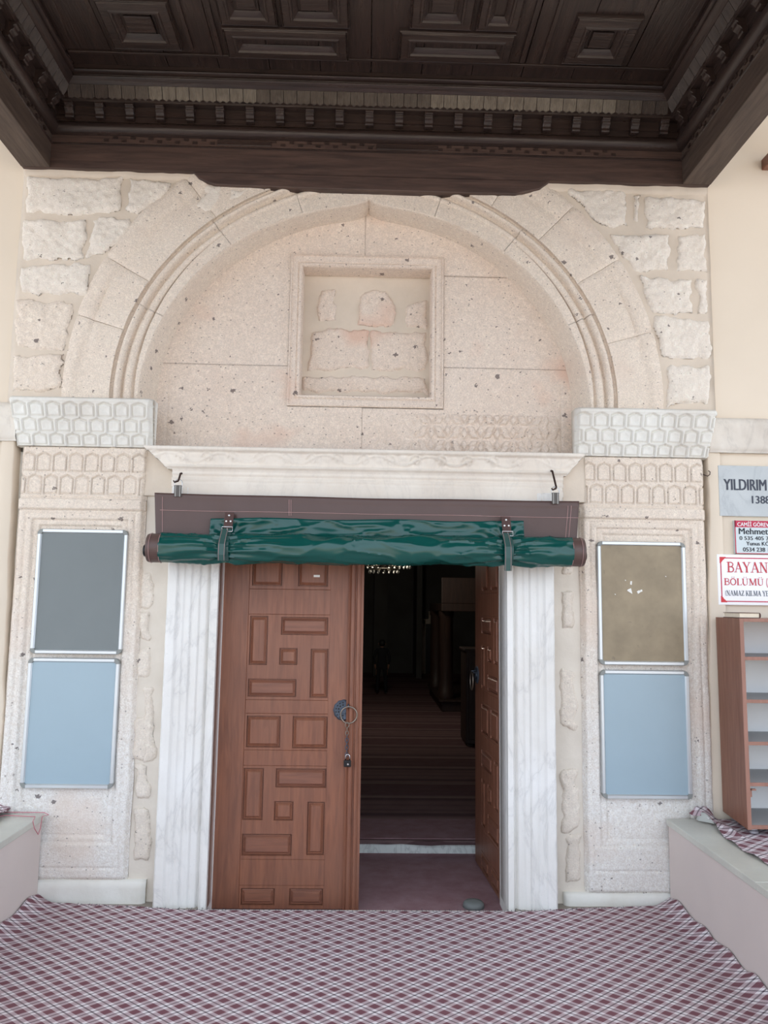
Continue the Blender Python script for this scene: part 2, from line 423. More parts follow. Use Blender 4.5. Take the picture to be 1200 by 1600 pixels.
# ================================================================== STRUCTURE
# contours of the arch: radius as a function of the angle, about (0, Z0)
Z0 = 2.785
def contour(v, keel=0.0):
    c = np.polyfit([0, .25, .5, .75, 1], v, 4); return lambda th: np.polyval(c, np.clip(th / (math.pi / 2), 0, 1)) + keel * np.exp(-(math.pi / 2 - np.clip(th, 0, math.pi / 2)) / .035)
rA = contour([1.79, 1.815, 1.82, 1.80, 1.80]); rB = contour([1.70, 1.71, 1.695, 1.70, 1.75]); rC = contour([1.505, 1.513, 1.495, 1.485, 1.52])
rD = contour([1.375, 1.395, 1.395, 1.39, 1.405], .02); rE = contour([1.355, 1.343, 1.315, 1.29, 1.295], .035); rF = contour([1.285, 1.297, 1.285, 1.275, 1.285], .05)
def inside(rf, pad=0):
    def f(X, Z):
        th = np.arctan2(np.maximum(Z - Z0, 0), np.abs(X) + 1e-9)
        return np.where(Z > Z0, np.hypot(X, Z - Z0) < rf(th) + pad, np.abs(X) < rf(0 * X) + pad)
    return f

wall_back = struct(empty('wall_back', (0, .4, 0)))
core = MB()
core.box(-5.5, -.95, .45, 1.1, -.1, 5.4).box(.95, 5.5, .45, 1.1, -.1, 5.4).box(-.95, .95, .45, 1.1, 2.2, 5.4)
core.box(-2.1, -.87, .10, .45, -.1, 2.5).box(.87, 2.1, .10, .45, -.1, 2.5).box(-.87, .87, .19, .45, 2.12, 2.5)
core.box(-2.1, 2.1, .14, .45, 4.18, 5.3).box(-2.1, -1.82, .14, .45, 2.5, 4.18).box(1.82, 2.1, .14, .45, 2.5, 4.18)
put(core, 'masonry_core', 'mortar_pale', wall_back)

# spandrel mortar bed round the arch
def spandrel_y(X, Z): return .010 + .006 * fbm(X, Z, .35, 3) + .004 * fbm(X, Z, .05, 8)
relief('mortar_bed', -2.105, 2.105, 2.70, 4.40, .03, spandrel_y, 'mortar', wall_back, mask=lambda X, Z: ~inside(rA, -.04)(X, Z), back=.14)
relief('mortar_bed', -1.30, -1.10, -.02, 2.53, .02, lambda X, Z: .035 + .012 * fbm(X, Z, .2, 4) + .003 * fbm(X, Z, .04, 4), 'mortar_mid', wall_back, back=.12)
relief('mortar_bed', 1.10, 1.30, -.02, 2.53, .02, lambda X, Z: .035 + .012 * fbm(X, Z, .2, 6) + .003 * fbm(X, Z, .04, 4), 'mortar_mid', wall_back, back=.12)

def px_poly(pts, Y, s=1, off=(0, 0)):
    out = []
    for a, b in pts:
        p = at(a * s + off[0], b * s + off[1], Y); out.append((p.x, p.z))
    return out
# spandrel stones, measured in the two crops (scale 1/2)
LS = [[(85, 48), (385, 50), (380, 160), (200, 172), (85, 158)], [(402, 52), (552, 66), (500, 118), (430, 168), (398, 162)],
      [(72, 182), (268, 184), (262, 306), (70, 312)], [(286, 186), (412, 172), (405, 215), (330, 298), (272, 300)],
      [(58, 328), (280, 322), (276, 420), (60, 418)], [(50, 440), (238, 440), (210, 520), (195, 588), (46, 586)], [(40, 608), (196, 606), (186, 712), (120, 726), (34, 722)]]
RS = [[(574, 92), (752, 84), (766, 206), (690, 205), (640, 170)], [(778, 106), (802, 108), (798, 196), (782, 190)], [(812, 110), (1012, 122), (1004, 214), (822, 206)],
      [(704, 228), (892, 232), (890, 345), (786, 346)], [(916, 232), (1002, 232), (1010, 348), (918, 346)], [(802, 362), (966, 372), (966, 480), (838, 476)],
      [(978, 372), (1014, 372), (1012, 478), (980, 480)], [(846, 486), (1020, 498), (1020, 618), (868, 622)], [(884, 642), (1020, 644), (1018, 762), (888, 768)]]
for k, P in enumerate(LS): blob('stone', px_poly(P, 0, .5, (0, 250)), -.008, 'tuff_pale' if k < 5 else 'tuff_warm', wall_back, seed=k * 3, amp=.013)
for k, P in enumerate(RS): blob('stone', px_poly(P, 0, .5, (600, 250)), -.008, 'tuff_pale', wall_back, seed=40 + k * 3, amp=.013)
# infill stones right above the arch, under the beam
for k, (x0, x1, z0, z1) in enumerate([(-1.02, -.78, 4.02, 4.14)]):
    pass
# rubble stones between pilasters and the marble door frame
RB = [(218, 892, 240, 950), (215, 955, 236, 1002), (212, 1012, 236, 1060), (222, 1072, 243, 1190), (207, 1120, 232, 1186), (212, 1192, 234, 1248), (208, 1262, 236, 1345)]
for k, (a, b, c, d) in enumerate(RB):
    blob('stone', px_poly([(a, b + 4), (a + 6, b), (c - 3, b + 2), (c, d - 6), (c - 5, d), (a + 2, d)], .03), .018, 'tuff_rough', wall_back, seed=80 + k, step=.008, bulge=.028, amp=.008, edge=.03)
RB = [(874, 920, 902, 985), (874, 1048, 902, 1140), (876, 1200, 906, 1300), (880, 1305, 908, 1382), (872, 820, 898, 900)]
for k, (a, b, c, d) in enumerate(RB):
    blob('stone', px_poly([(a, b + 4), (a + 6, b), (c - 3, b + 2), (c, d - 6), (c - 5, d), (a + 2, d)], .03), .018, 'tuff_rough', wall_back, seed=120 + k, step=.008, bulge=.028, amp=.008, edge=.03)

# voussoirs: ring stones between contours C and A, radial joints
JR = [0, .285, .56, .80, 1.04, 1.30, 1.54]
JL = [0, .30, .52, .90, 1.13, 1.36, 1.55]
def vous(th0, th1, sg, seed):
    n_t = max(6, int((th1 - th0) * 1.65 / .018)); n_r = 18
    th = np.linspace(th0, th1, n_t); rr = np.linspace(0, 1, n_r)
    T, Rr = np.meshgrid(th, rr, indexing='ij')
    g = .0035
    lo = rC(T) + .004; hi = rA(T)
    R_ = lo + (hi - lo) * Rr
    X = sg * R_ * np.cos(T); Z = Z0 + R_ * np.sin(T)
    b = (rB(T) - lo) / (hi - lo)                              # where the outer fillet begins
    y = .0 - .006 * sst(-.02, .02, Rr - b) + .013 * np.exp(-((Rr - b) / .030) ** 2)
    y = y + .012 * np.exp(-((Rr - b + .09) / .03) ** 2) * .5
    dt = np.minimum(T - th0, th1 - T) * R_; y = y + .007 * np.exp(-(dt / .009) ** 2)
    y = y + .012 * (1 - sst(0, .03, (1 - Rr) * .29)) + .007 * fbm(X, Z, .14, seed, 4) + .003 * fbm(X, Z, .03, seed)
    idx = np.arange(n_t * n_r).reshape(n_t, n_r); q = np.stack([idx[:-1, :-1], idx[1:, :-1], idx[1:, 1:], idx[:-1, 1:]], -1).reshape(-1, 4)
    zc = Z.reshape(-1)[q].mean(1); q = q[zc < 4.33]
    if len(q) == 0: return
    V = np.stack([X, y, Z], -1).reshape(-1, 3); V2 = V.copy(); V2[:, 1] = .16; off = len(V)
    ring = list(idx[:, 0]) + list(idx[-1, 1:]) + list(idx[-2::-1, -1]) + list(idx[0, -2:0:-1])
    sk = [(ring[i], ring[(i + 1) % len(ring)], ring[(i + 1) % len(ring)] + off, ring[i] + off) for i in range(len(ring))]
    if sg > 0: pass
    Fc = np.vstack([q, np.array(sk)])
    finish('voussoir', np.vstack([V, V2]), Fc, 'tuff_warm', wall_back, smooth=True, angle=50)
for s_, J in ((-1, JL), (1, JR)):
    for k in range(len(J) - 1): vous(J[k] + (.0007 if k else -.012), J[k + 1] - .0007, s_, 200 + k * 7 + (50 if s_ > 0 else 0))
# mouldings: from C through D to E, then the splayed soffit to F; in three lengths a side as the stones are
def sweep(name, prof, th0, th1, sg, mat, n=40, seed=0, down=None, amp=.004):
    """prof(th) -> list of (r, y)"""
    th = list(np.linspace(th0, th1, n)); rows = []
    if down is not None: rows.append((0.0, down))
    rows += [(t, None) for t in th]
    V = []; m_ = None
    for t, dz in rows:
        P = prof(t); m_ = len(P)
        for r, y in P:
            x = sg * r * math.cos(t); z = Z0 + r * math.sin(t) if dz is None else dz
            V.append((x, y, z))
    V = np.array(V); V[:, 1] += amp * fbm(V[:, 0], V[:, 2], .08, seed, 3)
    nr = len(rows); idx = np.arange(nr * m_).reshape(nr, m_)
    q = np.stack([idx[:-1, :-1], idx[1:, :-1], idx[1:, 1:], idx[:-1, 1:]], -1).reshape(-1, 4)
    return finish(name, V, q, mat, wall_back, smooth=True, angle=55)
def band(t):
    c, d, e = float(rC(t)), float(rD(t)), float(rE(t))
    w = c - d; out = [(c + .01, .02)]
    # first roll
    for k in range(9):
        a = math.pi * k / 8; out.append((c - .012 - .04 * (1 - math.cos(a)) / 2 * (w / .125), .03 - .030 * math.sin(a)))
    mid = c - .055
    out += [(mid, .042), (mid - .006, .045)]
    for k in range(7):
        a = math.pi * k / 6; out.append((mid - .010 - .05 * (1 - math.cos(a)) / 2 * (w / .13), .04 - .022 * math.sin(a)))
    out += [(d + .004, .052), (d - .002, .052), (d - .004, .03), ((d + e) / 2, .028), (e + .002, .03)]
    return out
def soffit(t):
    e, f = float(rE(t)), float(rF(t)); out = [(e + .002, .03), (e - .004, .036)]
    for k in range(1, 8):
        u = k / 7; out.append((e + (f - e) * (u ** .8) - .0, .036 + .20 * u))
    return out
PI2 = math.pi / 2
for sg in (-1, 1):
    cuts = [0, .42, .88, 1.25, PI2]
    for k in range(4):
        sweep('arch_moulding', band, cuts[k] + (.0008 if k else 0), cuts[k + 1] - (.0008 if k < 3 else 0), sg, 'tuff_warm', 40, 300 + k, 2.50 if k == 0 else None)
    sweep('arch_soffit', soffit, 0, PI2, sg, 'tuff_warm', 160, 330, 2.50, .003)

# tympanum at y = .22
YT = .22
inF = inside(rF, .03)
NO = [at(455, 397, YT), at(693, 403, YT), at(693, 641, YT), at(447, 633, YT)]
nx0, nx1, nz0, nz1 = NO[3].x + .004, (NO[1].x + NO[2].x) / 2, (NO[2].z + NO[3].z) / 2, (NO[0].z + NO[1].z) / 2
ix0, ix1, iz0, iz1 = nx0 + .078, nx1 - .070, nz0 + .072, nz1 - .085
def stars(X, Z):
    """kite-shaped facets set in six-pointed stars on a hexagonal lattice"""
    h = 0 * X; a = .205; b = .088
    for j in range(0, 4):
        zc = 2.565 + j * b
        for i in range(-12, 13):
            xc = i * a + (a / 2 if j % 2 else 0)
            dx, dz = X - xc, Z - zc
            near = (np.abs(dx) < .11) & (np.abs(dz) < .11)
            if not near.any(): continue
            for q in range(6):
                an = q * math.pi / 3 + math.pi / 6; u = dx * math.cos(an) + dz * math.sin(an); v = -dx * math.sin(an) + dz * math.cos(an)
                kite = 1 - np.abs(v) / .021 - np.abs(u - .052) / .040
                h = np.maximum(h, np.where(near, np.clip(kite, 0, 1), 0))
    wt = sst(-.3, .7, X) * .85 + .2
    wear = np.clip(.65 + 1.0 * fbm(X, Z, .3, 71), .15, 1)
    inb = sst(2.552, 2.562, Z) * (1 - sst(2.80, 2.812, Z)) * (1 - sst(1.20, 1.22, np.abs(X)))
    return np.clip(h * 5, 0, 1) * .015 * wt * wear * inb
def tymp_y(X, Z):
    y = YT + .006 * fbm(X, Z, .4, 21, 3) + .0025 * fbm(X, Z, .03, 25, 2) - stars(X, Z)
    y = y + .003 * np.exp(-((Z - 2.548) / .006) ** 2) + .004 * np.exp(-((np.abs(X) - 1.225) / .006) ** 2) * (Z < 3.0)
    return y
def tpiece(x0, x1, z0, z1, step, mat, niche=True):
    def mk(X, Z):
        k = inF(X, Z)
        if niche: k &= ~((X > nx0) & (X < nx1) & (Z > nz0) & (Z < nz1))
        return k
    def f(X, Z):
        d = np.minimum(np.minimum(X - x0, x1 - X), np.minimum(Z - z0, z1 - Z))
        return tymp_y(X, Z) + .0022 * np.exp(-(d / .009) ** 2)
    relief('tympanum_stone', x0, x1, z0, z1, step, f, mat, wall_back, mk, back=.32)
g = .0005
zj = 3.10; zt = 3.71
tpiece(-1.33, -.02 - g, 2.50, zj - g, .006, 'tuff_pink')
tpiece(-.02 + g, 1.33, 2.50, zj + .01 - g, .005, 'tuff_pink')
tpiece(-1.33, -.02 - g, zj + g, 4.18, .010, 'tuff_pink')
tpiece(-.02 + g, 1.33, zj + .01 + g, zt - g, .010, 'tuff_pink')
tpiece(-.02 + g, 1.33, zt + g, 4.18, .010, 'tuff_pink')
# niche frame: moulded ring around a recess
def ring_prof():
    return [(0, .215), (.004, .205), (.010, .203), (.013, .214), (.045, .216), (.052, .222), (.058, .214), (.070, .214), (.076, .222), (.078, .235), (.078, .37)]
def frame_ring(name, x0, x1, z0, z1, prof, mat, parent, amp=.002, sx=1.0, n=26, plane='xz', zbase=0):
    """mitred ring in the x,z plane; prof (inset, y)"""
    V = []; m_ = len(prof)
    pts = []
    for (ax, az, bx, bz) in ((x0, z0, x1, z0), (x1, z0, x1, z1), (x1, z1, x0, z1), (x0, z1, x0, z0)):
        for k in range(n): u = k / n; pts.append((ax + (bx - ax) * u, az + (bz - az) * u))
    for (px_, pz_) in pts:
        for ins, y in prof:
            X = min(max(px_, x0 + ins), x1 - ins); Zz = min(max(pz_, z0 + ins), z1 - ins); V.append((X, y, Zz))
    V = np.array(V); V[:, 1] += amp * fbm(V[:, 0], V[:, 2], .06, 5)
    N = len(pts); q = [(i * m_ + k, ((i + 1) % N) * m_ + k, ((i + 1) % N) * m_ + k + 1, i * m_ + k + 1) for i in range(N) for k in range(m_ - 1)]
    if plane == 'xy':
        V = V[:, [0, 2, 1]]
    return finish(name, V, np.array(q), mat, parent, smooth=True, angle=35)
frame_ring('niche_frame', nx0, nx1, nz0, nz1, ring_prof(), 'tuff_pink', wall_back, .003)
relief('niche_back', ix0 - .01, ix1 + .01, iz0 - .01, iz1 + .01, .012, lambda X, Z: .362 + .006 * fbm(X, Z, .15, 31), 'mortar', wall_back, back=.40)
for k, P in enumerate([[(272, 280), (385, 280), (388, 490), (275, 480), (262, 400)], [(520, 330), (600, 275), (700, 290), (750, 390), (755, 520), (520, 510)], [(820, 380), (880, 350), (945, 360), (945, 540), (815, 530)],
                       [(215, 540), (585, 545), (585, 790), (200, 800)], [(600, 548), (945, 560), (950, 800), (602, 792)], [(162, 825), (950, 835), (955, 940), (160, 935)]]):
    blob('stone', px_poly(P, .36, .25, (430, 380)), .346, 'tuff_pink', wall_back, step=.008, seed=400 + k, back=.38, bulge=.026, amp=.008, edge=.03)

# wooden lintel board let into the wall under the beam
put(MB().prism([(-1.08, 4.235), (-1.04, 4.19), (-.99, 4.165), (-.93, 4.148), (-.3, 4.142), (.5, 4.138), (.90, 4.140), (.97, 4.158), (1.05, 4.178), (1.12, 4.235)], 'y', -.022, .05), 'lintel_board', 'beam_wood_x', wall_back, bevel=.006)
relief('mortar_patch', -2.1, -.98, 4.175, 4.25, .012, lambda X, Z: -.004 + .012 * fbm(X, Z, .12, 51) + .03 * (1 - sst(0, .03, Z - 4.175 - .012 * fbm(X, X * 0, .1, 3))), 'mortar', wall_back, back=.05)
relief('mortar_patch', 1.05, 2.1, 4.165, 4.25, .012, lambda X, Z: -.004 + .012 * fbm(X, Z, .12, 52) + .03 * (1 - sst(0, .03, Z - 4.165 - .012 * fbm(X, X * 0, .1, 4))), 'mortar', wall_back, back=.05)
# infill stones touching the lintel board
for k, P in enumerate([[(650, 82), (700, 80), (690, 150), (640, 165), (610, 140)], [(712, 84), (790, 88), (700, 150)]]):
    blob('stone', px_poly(P, 0, .5, (0, 250)), -.004, 'tuff_pale', wall_back, seed=430 + k, step=.01)

# plaster side walls
wl_ = struct(put(MB().box(-5.5, -2.095, .03, .45, -.02, 5.4), 'wall_left', 'cream_plaster'))
wr_ = struct(put(MB().box(2.095, 5.5, .03, .45, -.02, 5.4), 'wall_right', 'cream_plaster'))
def edge_strip(name, sg, parent):        # plaster meets the narrower pilaster with an uneven edge
    xin = lambda Z: 2.0 + .045 * sst(.6, 2.4, Z) + .012 * fbm(Z, Z * 0 + sg, .22, 61) - .0
    zs = np.linspace(-.02, 2.60, 90); V = []
    for z in zs:
        xi = float(xin(np.array(z))); V += [(sg * xi, .014, z), (sg * (xi + .006), .008, z), (sg * 2.12, .012, z), (sg * xi, .1, z)]
    F = []
    for i in range(len(zs) - 1):
        a, b = i * 4, i * 4 + 4; F += [(a, b, b + 1, a + 1), (a + 1, b + 1, b + 2, a + 2), (a + 3, b + 3, b, a)]
    finish(name, V, F, 'cream_plaster', parent, smooth=True)
edge_strip('plaster_edge', -1, wl_); edge_strip('plaster_edge', 1, wr_)

# string courses (rough marble bands) on the side walls
def course(name, x0, x1, z0, z1, seed):
    return relief(name, x0, x1, z0, z1, .012, lambda X, Z: -.02 + .014 * fbm(X, Z, .09, seed, 4) + .02 * (1 - sst(0, .025, np.minimum(Z - z0, z1 - Z))), 'string_course', None, back=.05)
struct(course('trim_4', -3.6, -2.03, 2.545, 2.775, 500)); struct(course('trim_5', 2.045, 3.6, 2.555, 2.765, 510))

# ------------------------------------------------------------------ pilasters (trim_1, trim_2)
def pentagon(u, v):        # u, v in 0..1 : tile with a pointed top, returns signed inside amount
    du = .5 - np.abs(u - .5); top = .80 + .2 * (1 - np.abs(u - .5) / .5) - v
    return np.minimum(np.minimum(du - .07, v - .04), top * .8)
def pilaster(name, x0, x1, zbot, sg, seed):
    root = struct(empty(name, ((x0 + x1) / 2, .02, 0)))
    def f(X, Z):
        y = .0 + .006 * fbm(X, Z, .25, seed, 3) + .002 * fbm(X, Z, .03, seed + 3, 2)
        # nested panel: steps at three rectangles
        for (i, zlo, zhi, dep) in ((.055, .17, 2.125, .0), (.095, .30, 2.09, .012), (.135, .335, 2.055, .010)):
            d = np.minimum(np.minimum(X - (x0 + i), (x1 - i) - X), np.minimum(Z - zlo, zhi - Z))
            y = y + dep * sst(-.004, .004, d) + (.006 * np.exp(-(d / .006) ** 2))
        # band under the carved rows, torus
        y = y - .012 * sst(2.147, 2.152, Z) * (1 - sst(2.205, 2.215, Z)) + .010 * np.exp(-((Z - 2.147) / .004) ** 2) + .008 * np.exp(-((Z - 2.218) / .004) ** 2)
        # two rows of shallow niches
        n = 8; w = (x1 - x0) / n
        for r, (za, zb, sh) in enumerate(((2.365, 2.485, .0), (2.232, 2.355, .5))):
            u = ((X - x0) / w + sh) % 1; v = (Z - za) / (zb - za); ins = pentagon(u, v)
            inb = (v > 0) & (v < 1)
            y = y + np.where(inb, -.003 + .015 * np.exp(-((ins - .03) / .032) ** 2) + .003 * sst(.05, .3, ins), 0)
        d = np.minimum(X - x0, x1 - X) + .006 * fbm(X, Z, .1, seed + 7)
        y = y + .03 * (1 - sst(0, .028, d)) ** 1.5
        y = y + .02 * (1 - sst(.0, .03, Z - zbot))
        return y
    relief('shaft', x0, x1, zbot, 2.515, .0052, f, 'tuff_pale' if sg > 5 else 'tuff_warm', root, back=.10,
           warp=lambda X, Z: (X + .010 * fbm(Z, Z * 0, .35, seed + 2) * (np.abs(X - (x0 if sg < 0 else x1)) > .3), Z))
    # marble capital with three rows of little niches, each row standing out a bit more
    cx0, cx1 = x0 - (.03 if sg < 0 else .025), x1 + (.03 if sg > 0 else .025)
    def fc(X, Z):
        y = -.012 + 0 * X
        for r, (za, zb, sh) in enumerate(((2.518, 2.592, 0), (2.592, 2.680, .5), (2.680, 2.772, 0))):
            inb = (Z >= za) & (Z < zb); w = (cx1 - cx0) / 8.35
            u = ((X - cx0) / w + sh + .08 * sg) % 1; v = (Z - za) / (zb - za)
            ins = pentagon(u, v)
            cell = -.022 - r * .018 - .010 * v + .015 * sst(-.01, .02, ins) - .012 * sst(.07, .12, ins) + .006 * sst(.12, .4, ins) + .006 * (v < .06)
            y = np.where(inb, cell, y)
        y = np.where(Z >= 2.772, -.072 + 0 * X, y)
        y = y + .006 * fbm(X, Z, .2, seed + 11) + .0015 * fbm(X, Z, .02, seed + 12)
        y = y + .03 * (1 - sst(0, .02, np.minimum(X - cx0, cx1 - X))) + .02 * (1 - sst(0, .012, 2.80 - Z))
        return y
    def wp(X, Z):
        k = (Z - 2.518) / .28; c = (cx0 + cx1) / 2; return c + (X - c) * (1 + .055 * k) + sg * .02 * k, Z
    relief('capital', cx0, cx1, 2.518, 2.80, .0045, fc, 'marble_capital', root, back=.06, warp=wp)
    return root
P1 = pilaster('trim_1', -2.00, -1.265, .095, -1, 600)
P2 = pilaster('trim_2', 1.272, 2.02, .042, 1, 650)
# whitewashed plinths
def plinth(x0, x1, parent, seed, zt=.11):
    relief('plinth', x0, x1, -.02, zt, .014, lambda X, Z: -.006 + .008 * fbm(X, Z, .2, seed) + .012 * (1 - sst(0, .025, zt - Z)) + .02 * (1 - sst(0, .02, np.minimum(X - x0, x1 - X))), 'mortar_pale', parent, back=.1)
plinth(-1.80, -1.16, P1, 700, .105); plinth(1.15, 1.79, P2, 710, .05)

# ------------------------------------------------------------------ marble door frame (trim_3)
T3 = struct(empty('trim_3', (0, 0, 0)))
YJ = -.085
def jamb(pxs_bot, sg):
    xs = [at(p, 1415, YJ).x for p in pxs_bot]      # outer .. inner
    o, a, b, c, d, e, e2, i = xs
    def f(X, Z):
        s_ = 1 if sg < 0 else -1
        D = (X - o) * s_; w = [abs(q - o) for q in xs]
        y = YJ + 0 * X
        y = y + .016 * sst(w[1] - .004, w[1] + .004, D) - .004 * np.clip((D - w[1]) / (w[2] - w[1]), 0, 1)
        y = y + .007 * sst(w[2] - .002, w[2] + .003, D) + .006 * sst(w[3] - .002, w[3] + .003, D) + .006 * sst(w[4] - .002, w[4] + .003, D)
        for q in (2, 3, 4): y = y + .008 * np.exp(-((D - w[q]) / .003) ** 2)
        y = y + .022 * np.exp(-((D - (w[5] + w[6]) / 2) / .008) ** 2)
        y = y - .012 * sst(w[6] - .002, w[6] + .004, D)
        y = y + .004 * fbm(X, Z, .3, 720 + sg) + .0012 * fbm(X, Z, .03, 723)
        dd = np.minimum(D + .006 * fbm(Z, Z * 0, .06, 730), w[7] - D); return y + .02 * (1 - sst(0, .010, dd))
    lo, hi = min(o, i), max(o, i)
    relief('jamb', lo, hi, -.02, 2.28, .005, f, 'marble_white', T3, back=.16)
    box('jamb_reveal', *( (i - .03, i - .0006) if sg < 0 else (i + .0006, i + .03)), YJ + .008, .20, -.08, 2.12, 'marble_white', T3)
    return i
JI0 = jamb([236.5, 254, 266, 277.5, 290.5, 303.5, 306.5, 321], -1)
JI1 = jamb([873, 856, 845, 833, 822, 812, 806, 795], 1)
print('jamb inner', JI0, JI1)
def vine(X, Z):
    zc = 2.452; k = 2 * math.pi / .30; s_ = np.sin(k * X); z = Z - zc
    stem = np.abs(z - .026 * s_) ; h = np.clip(1 - stem / .007, 0, 1)
    for ph in (0, .5):
        xc = (np.floor(X / .30 + ph * 1.0 + .25) + .0 - ph) * .30; xc = xc + .0 if ph == 0 else xc + .15 * 0
        dx = X - xc; dz = z + .0
        r = np.hypot(dx, dz); an = np.arctan2(dz, dx)
        sp = np.abs(r - .010 - .004 * (an + math.pi)); h = np.maximum(h, np.clip(1 - sp / .005, 0, 1) * (r < .038))
    leaf = vnoise(X, Z, .022, 5) * vnoise(X, Z, .05, 9)
    return (h * .8 + leaf * .7)
def lint(X, Z):
    # cornice steps forward with height
    y = -.07 + 0 * X
    y = y - .02 * sst(2.385, 2.40, Z) - .01 * sst(2.405, 2.49, Z) - .012 * sst(2.490, 2.494, Z)
    vb = sst(2.403, 2.408, Z) * (1 - sst(2.484, 2.489, Z)); wear = np.clip(.75 + .9 * fbm(X, Z, .4, 741), .2, 1)
    y = y + .014 * vb - .020 * vb * vine(X, Z) * wear
    y = y + .008 * np.exp(-((Z - 2.372) / .004) ** 2) + .010 * np.exp(-((Z - 2.345) / .008) ** 2) + .006 * np.exp(-((Z - 2.315) / .004) ** 2)
    return y + .003 * fbm(X, Z, .2, 745) + .0012 * fbm(X, Z, .02, 746)
def lmask(X, Z):
    lo = np.where(Z > 2.385, -1.255 + np.clip((2.50 - Z) / .115, 0, 1) * .13, -1.10) + .008 * fbm(Z, Z * 0, .03, 3)
    hi = np.where(Z > 2.385, 1.275 - np.clip((2.50 - Z) / .115, 0, 1) * .10, 1.155) + .008 * fbm(Z, Z * 0, .03, 4)
    return (X > lo) & (X < hi)
relief('lintel', -1.27, 1.29, 2.12, 2.512, .006, lint, 'marble_lintel', T3, mask=lmask, back=.18)
box('soffit_slab', JI0 - .005, JI1 + .005, -.06, .19, 2.105, 2.14, 'marble_white', T3)
# mortar filling beside the cornice ends
relief('mortar_fill', -1.29, -1.09, 2.24, 2.51, .012, lambda X, Z: .02 + .01 * fbm(X, Z, .1, 9), 'mortar', T3, back=.1)
relief('mortar_fill', 1.12, 1.30, 2.24, 2.51, .012, lambda X, Z: -.02 + .008 * fbm(X, Z, .1, 9), 'mortar', T3, back=.1)
put(MB().box(JI0 - .02, JI1 + .02, -.135, -.092, -.03, -.004), 'threshold', 'marble_white', T3, bevel=.006)

# ------------------------------------------------------------------ floor
FL = struct(empty('floor', (0, -2, -.02)))
box('porch_paving', -5.5, 5.5, -5.7, -.11, -.12, -.012, 'floor_grey', FL)
box('porch_paving', -5.5, -.86, -.11, .5, -.12, -.014, 'floor_grey', FL); box('porch_paving', .86, 5.5, -.11, .5, -.12, -.014, 'floor_grey', FL)
box('passage_carpet', -1.2, 1.2, -.108, 1.1, -.20, -.08, 'carpet_maroon', FL)
relief_z = None
# step up into the hall
stp = MB(); N = 40
xs = np.linspace(-1.4, 1.4, N); 
for i in range(N - 1):
    pass
put(MB().box(-1.4, 1.4, 1.10, 1.22, -.2, -.004), 'stone_step', 'step_marble', FL, bevel=.008)
# hall carpet with a soft wavy front edge lapping over the step
xs = np.linspace(-7, 7, 141); V = []; Fq = []
ys = [1.078, 1.092, 1.14, 1.3, 2.0, 5.0, 14.0]
for i, x in enumerate(xs):
    w = .012 * math.sin(x * 9) + .010 * math.sin(x * 21 + 1)
    for j, y in enumerate(ys):
        V.append((x, y + (w if j < 3 else 0), (-.016 if j == 0 else .006)))
m_ = len(ys)
for i in range(len(xs) - 1):
    for j in range(m_ - 1): Fq.append((i * m_ + j, (i + 1) * m_ + j, (i + 1) * m_ + j + 1, i * m_ + j + 1))
put(MB().add(V, Fq), 'hall_carpet', 'carpet_striped', FL)
# edge strip of plain carpet near the step
put(MB().box(-1.4, 1.4, 1.13, 1.62, .006, .012), 'carpet_runner', 'carpet_maroon', FL)
box('courtyard_paving', -25, 25, -40, -5.7, -.2, -.05, 'ground_stone', FL)

# ------------------------------------------------------------------ hall shell
hs = struct(empty('wall_hall', (0, 14, 0)))
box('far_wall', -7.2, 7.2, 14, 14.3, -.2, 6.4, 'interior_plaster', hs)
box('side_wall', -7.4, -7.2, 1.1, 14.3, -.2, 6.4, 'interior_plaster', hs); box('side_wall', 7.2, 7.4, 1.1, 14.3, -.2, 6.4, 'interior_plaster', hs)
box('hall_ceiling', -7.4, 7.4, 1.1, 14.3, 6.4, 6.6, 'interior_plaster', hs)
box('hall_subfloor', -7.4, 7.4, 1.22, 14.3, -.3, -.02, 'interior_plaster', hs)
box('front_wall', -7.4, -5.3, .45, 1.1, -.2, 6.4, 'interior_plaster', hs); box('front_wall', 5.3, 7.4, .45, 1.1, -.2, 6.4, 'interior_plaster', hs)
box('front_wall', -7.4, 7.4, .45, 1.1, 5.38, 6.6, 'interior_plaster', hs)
# doorway and a pale pier in the far wall
a = at(665, 975, 13.9); b = at(684, 1050, 13.9)
put(MB().box(a.x - .10, a.x, 13.86, 14.0, 0, a.z + .1).box(b.x, b.x + .12, 13.86, 14.0, 0, a.z + .1).box(a.x - .1, b.x + .12, 13.86, 14.0, a.z, a.z + .12), 'door_surround', 'mortar', hs, bevel=.01)
box('door_recess', a.x, b.x, 13.95, 14.0, 0, a.z, 'black_plastic', hs)
c_ = at(670, 955, 13.9); d_ = at(684, 968, 13.9)
put(MB().box(c_.x, d_.x, 13.93, 14.0, d_.z, c_.z), 'wall_plaque', 'mortar', hs, bevel=.01)
box('pier', at(660, 900, 12.8).x - .12, at(660, 900, 12.8).x, 12.8, 14.0, 0, 6.4, 'interior_plaster', hs)
box('pier', at(610, 900, 12.8).x - .35, at(600, 900, 12.8).x + .1, 13.2, 14.0, 0, 6.4, 'interior_plaster', hs)

# ------------------------------------------------------------------ ceiling
CE = struct(empty('ceiling', (0, -1.6, 4.78)))
XB = 1.93; YB = -.035; ZB = 4.225; YF = -3.3; ZC = 4.78
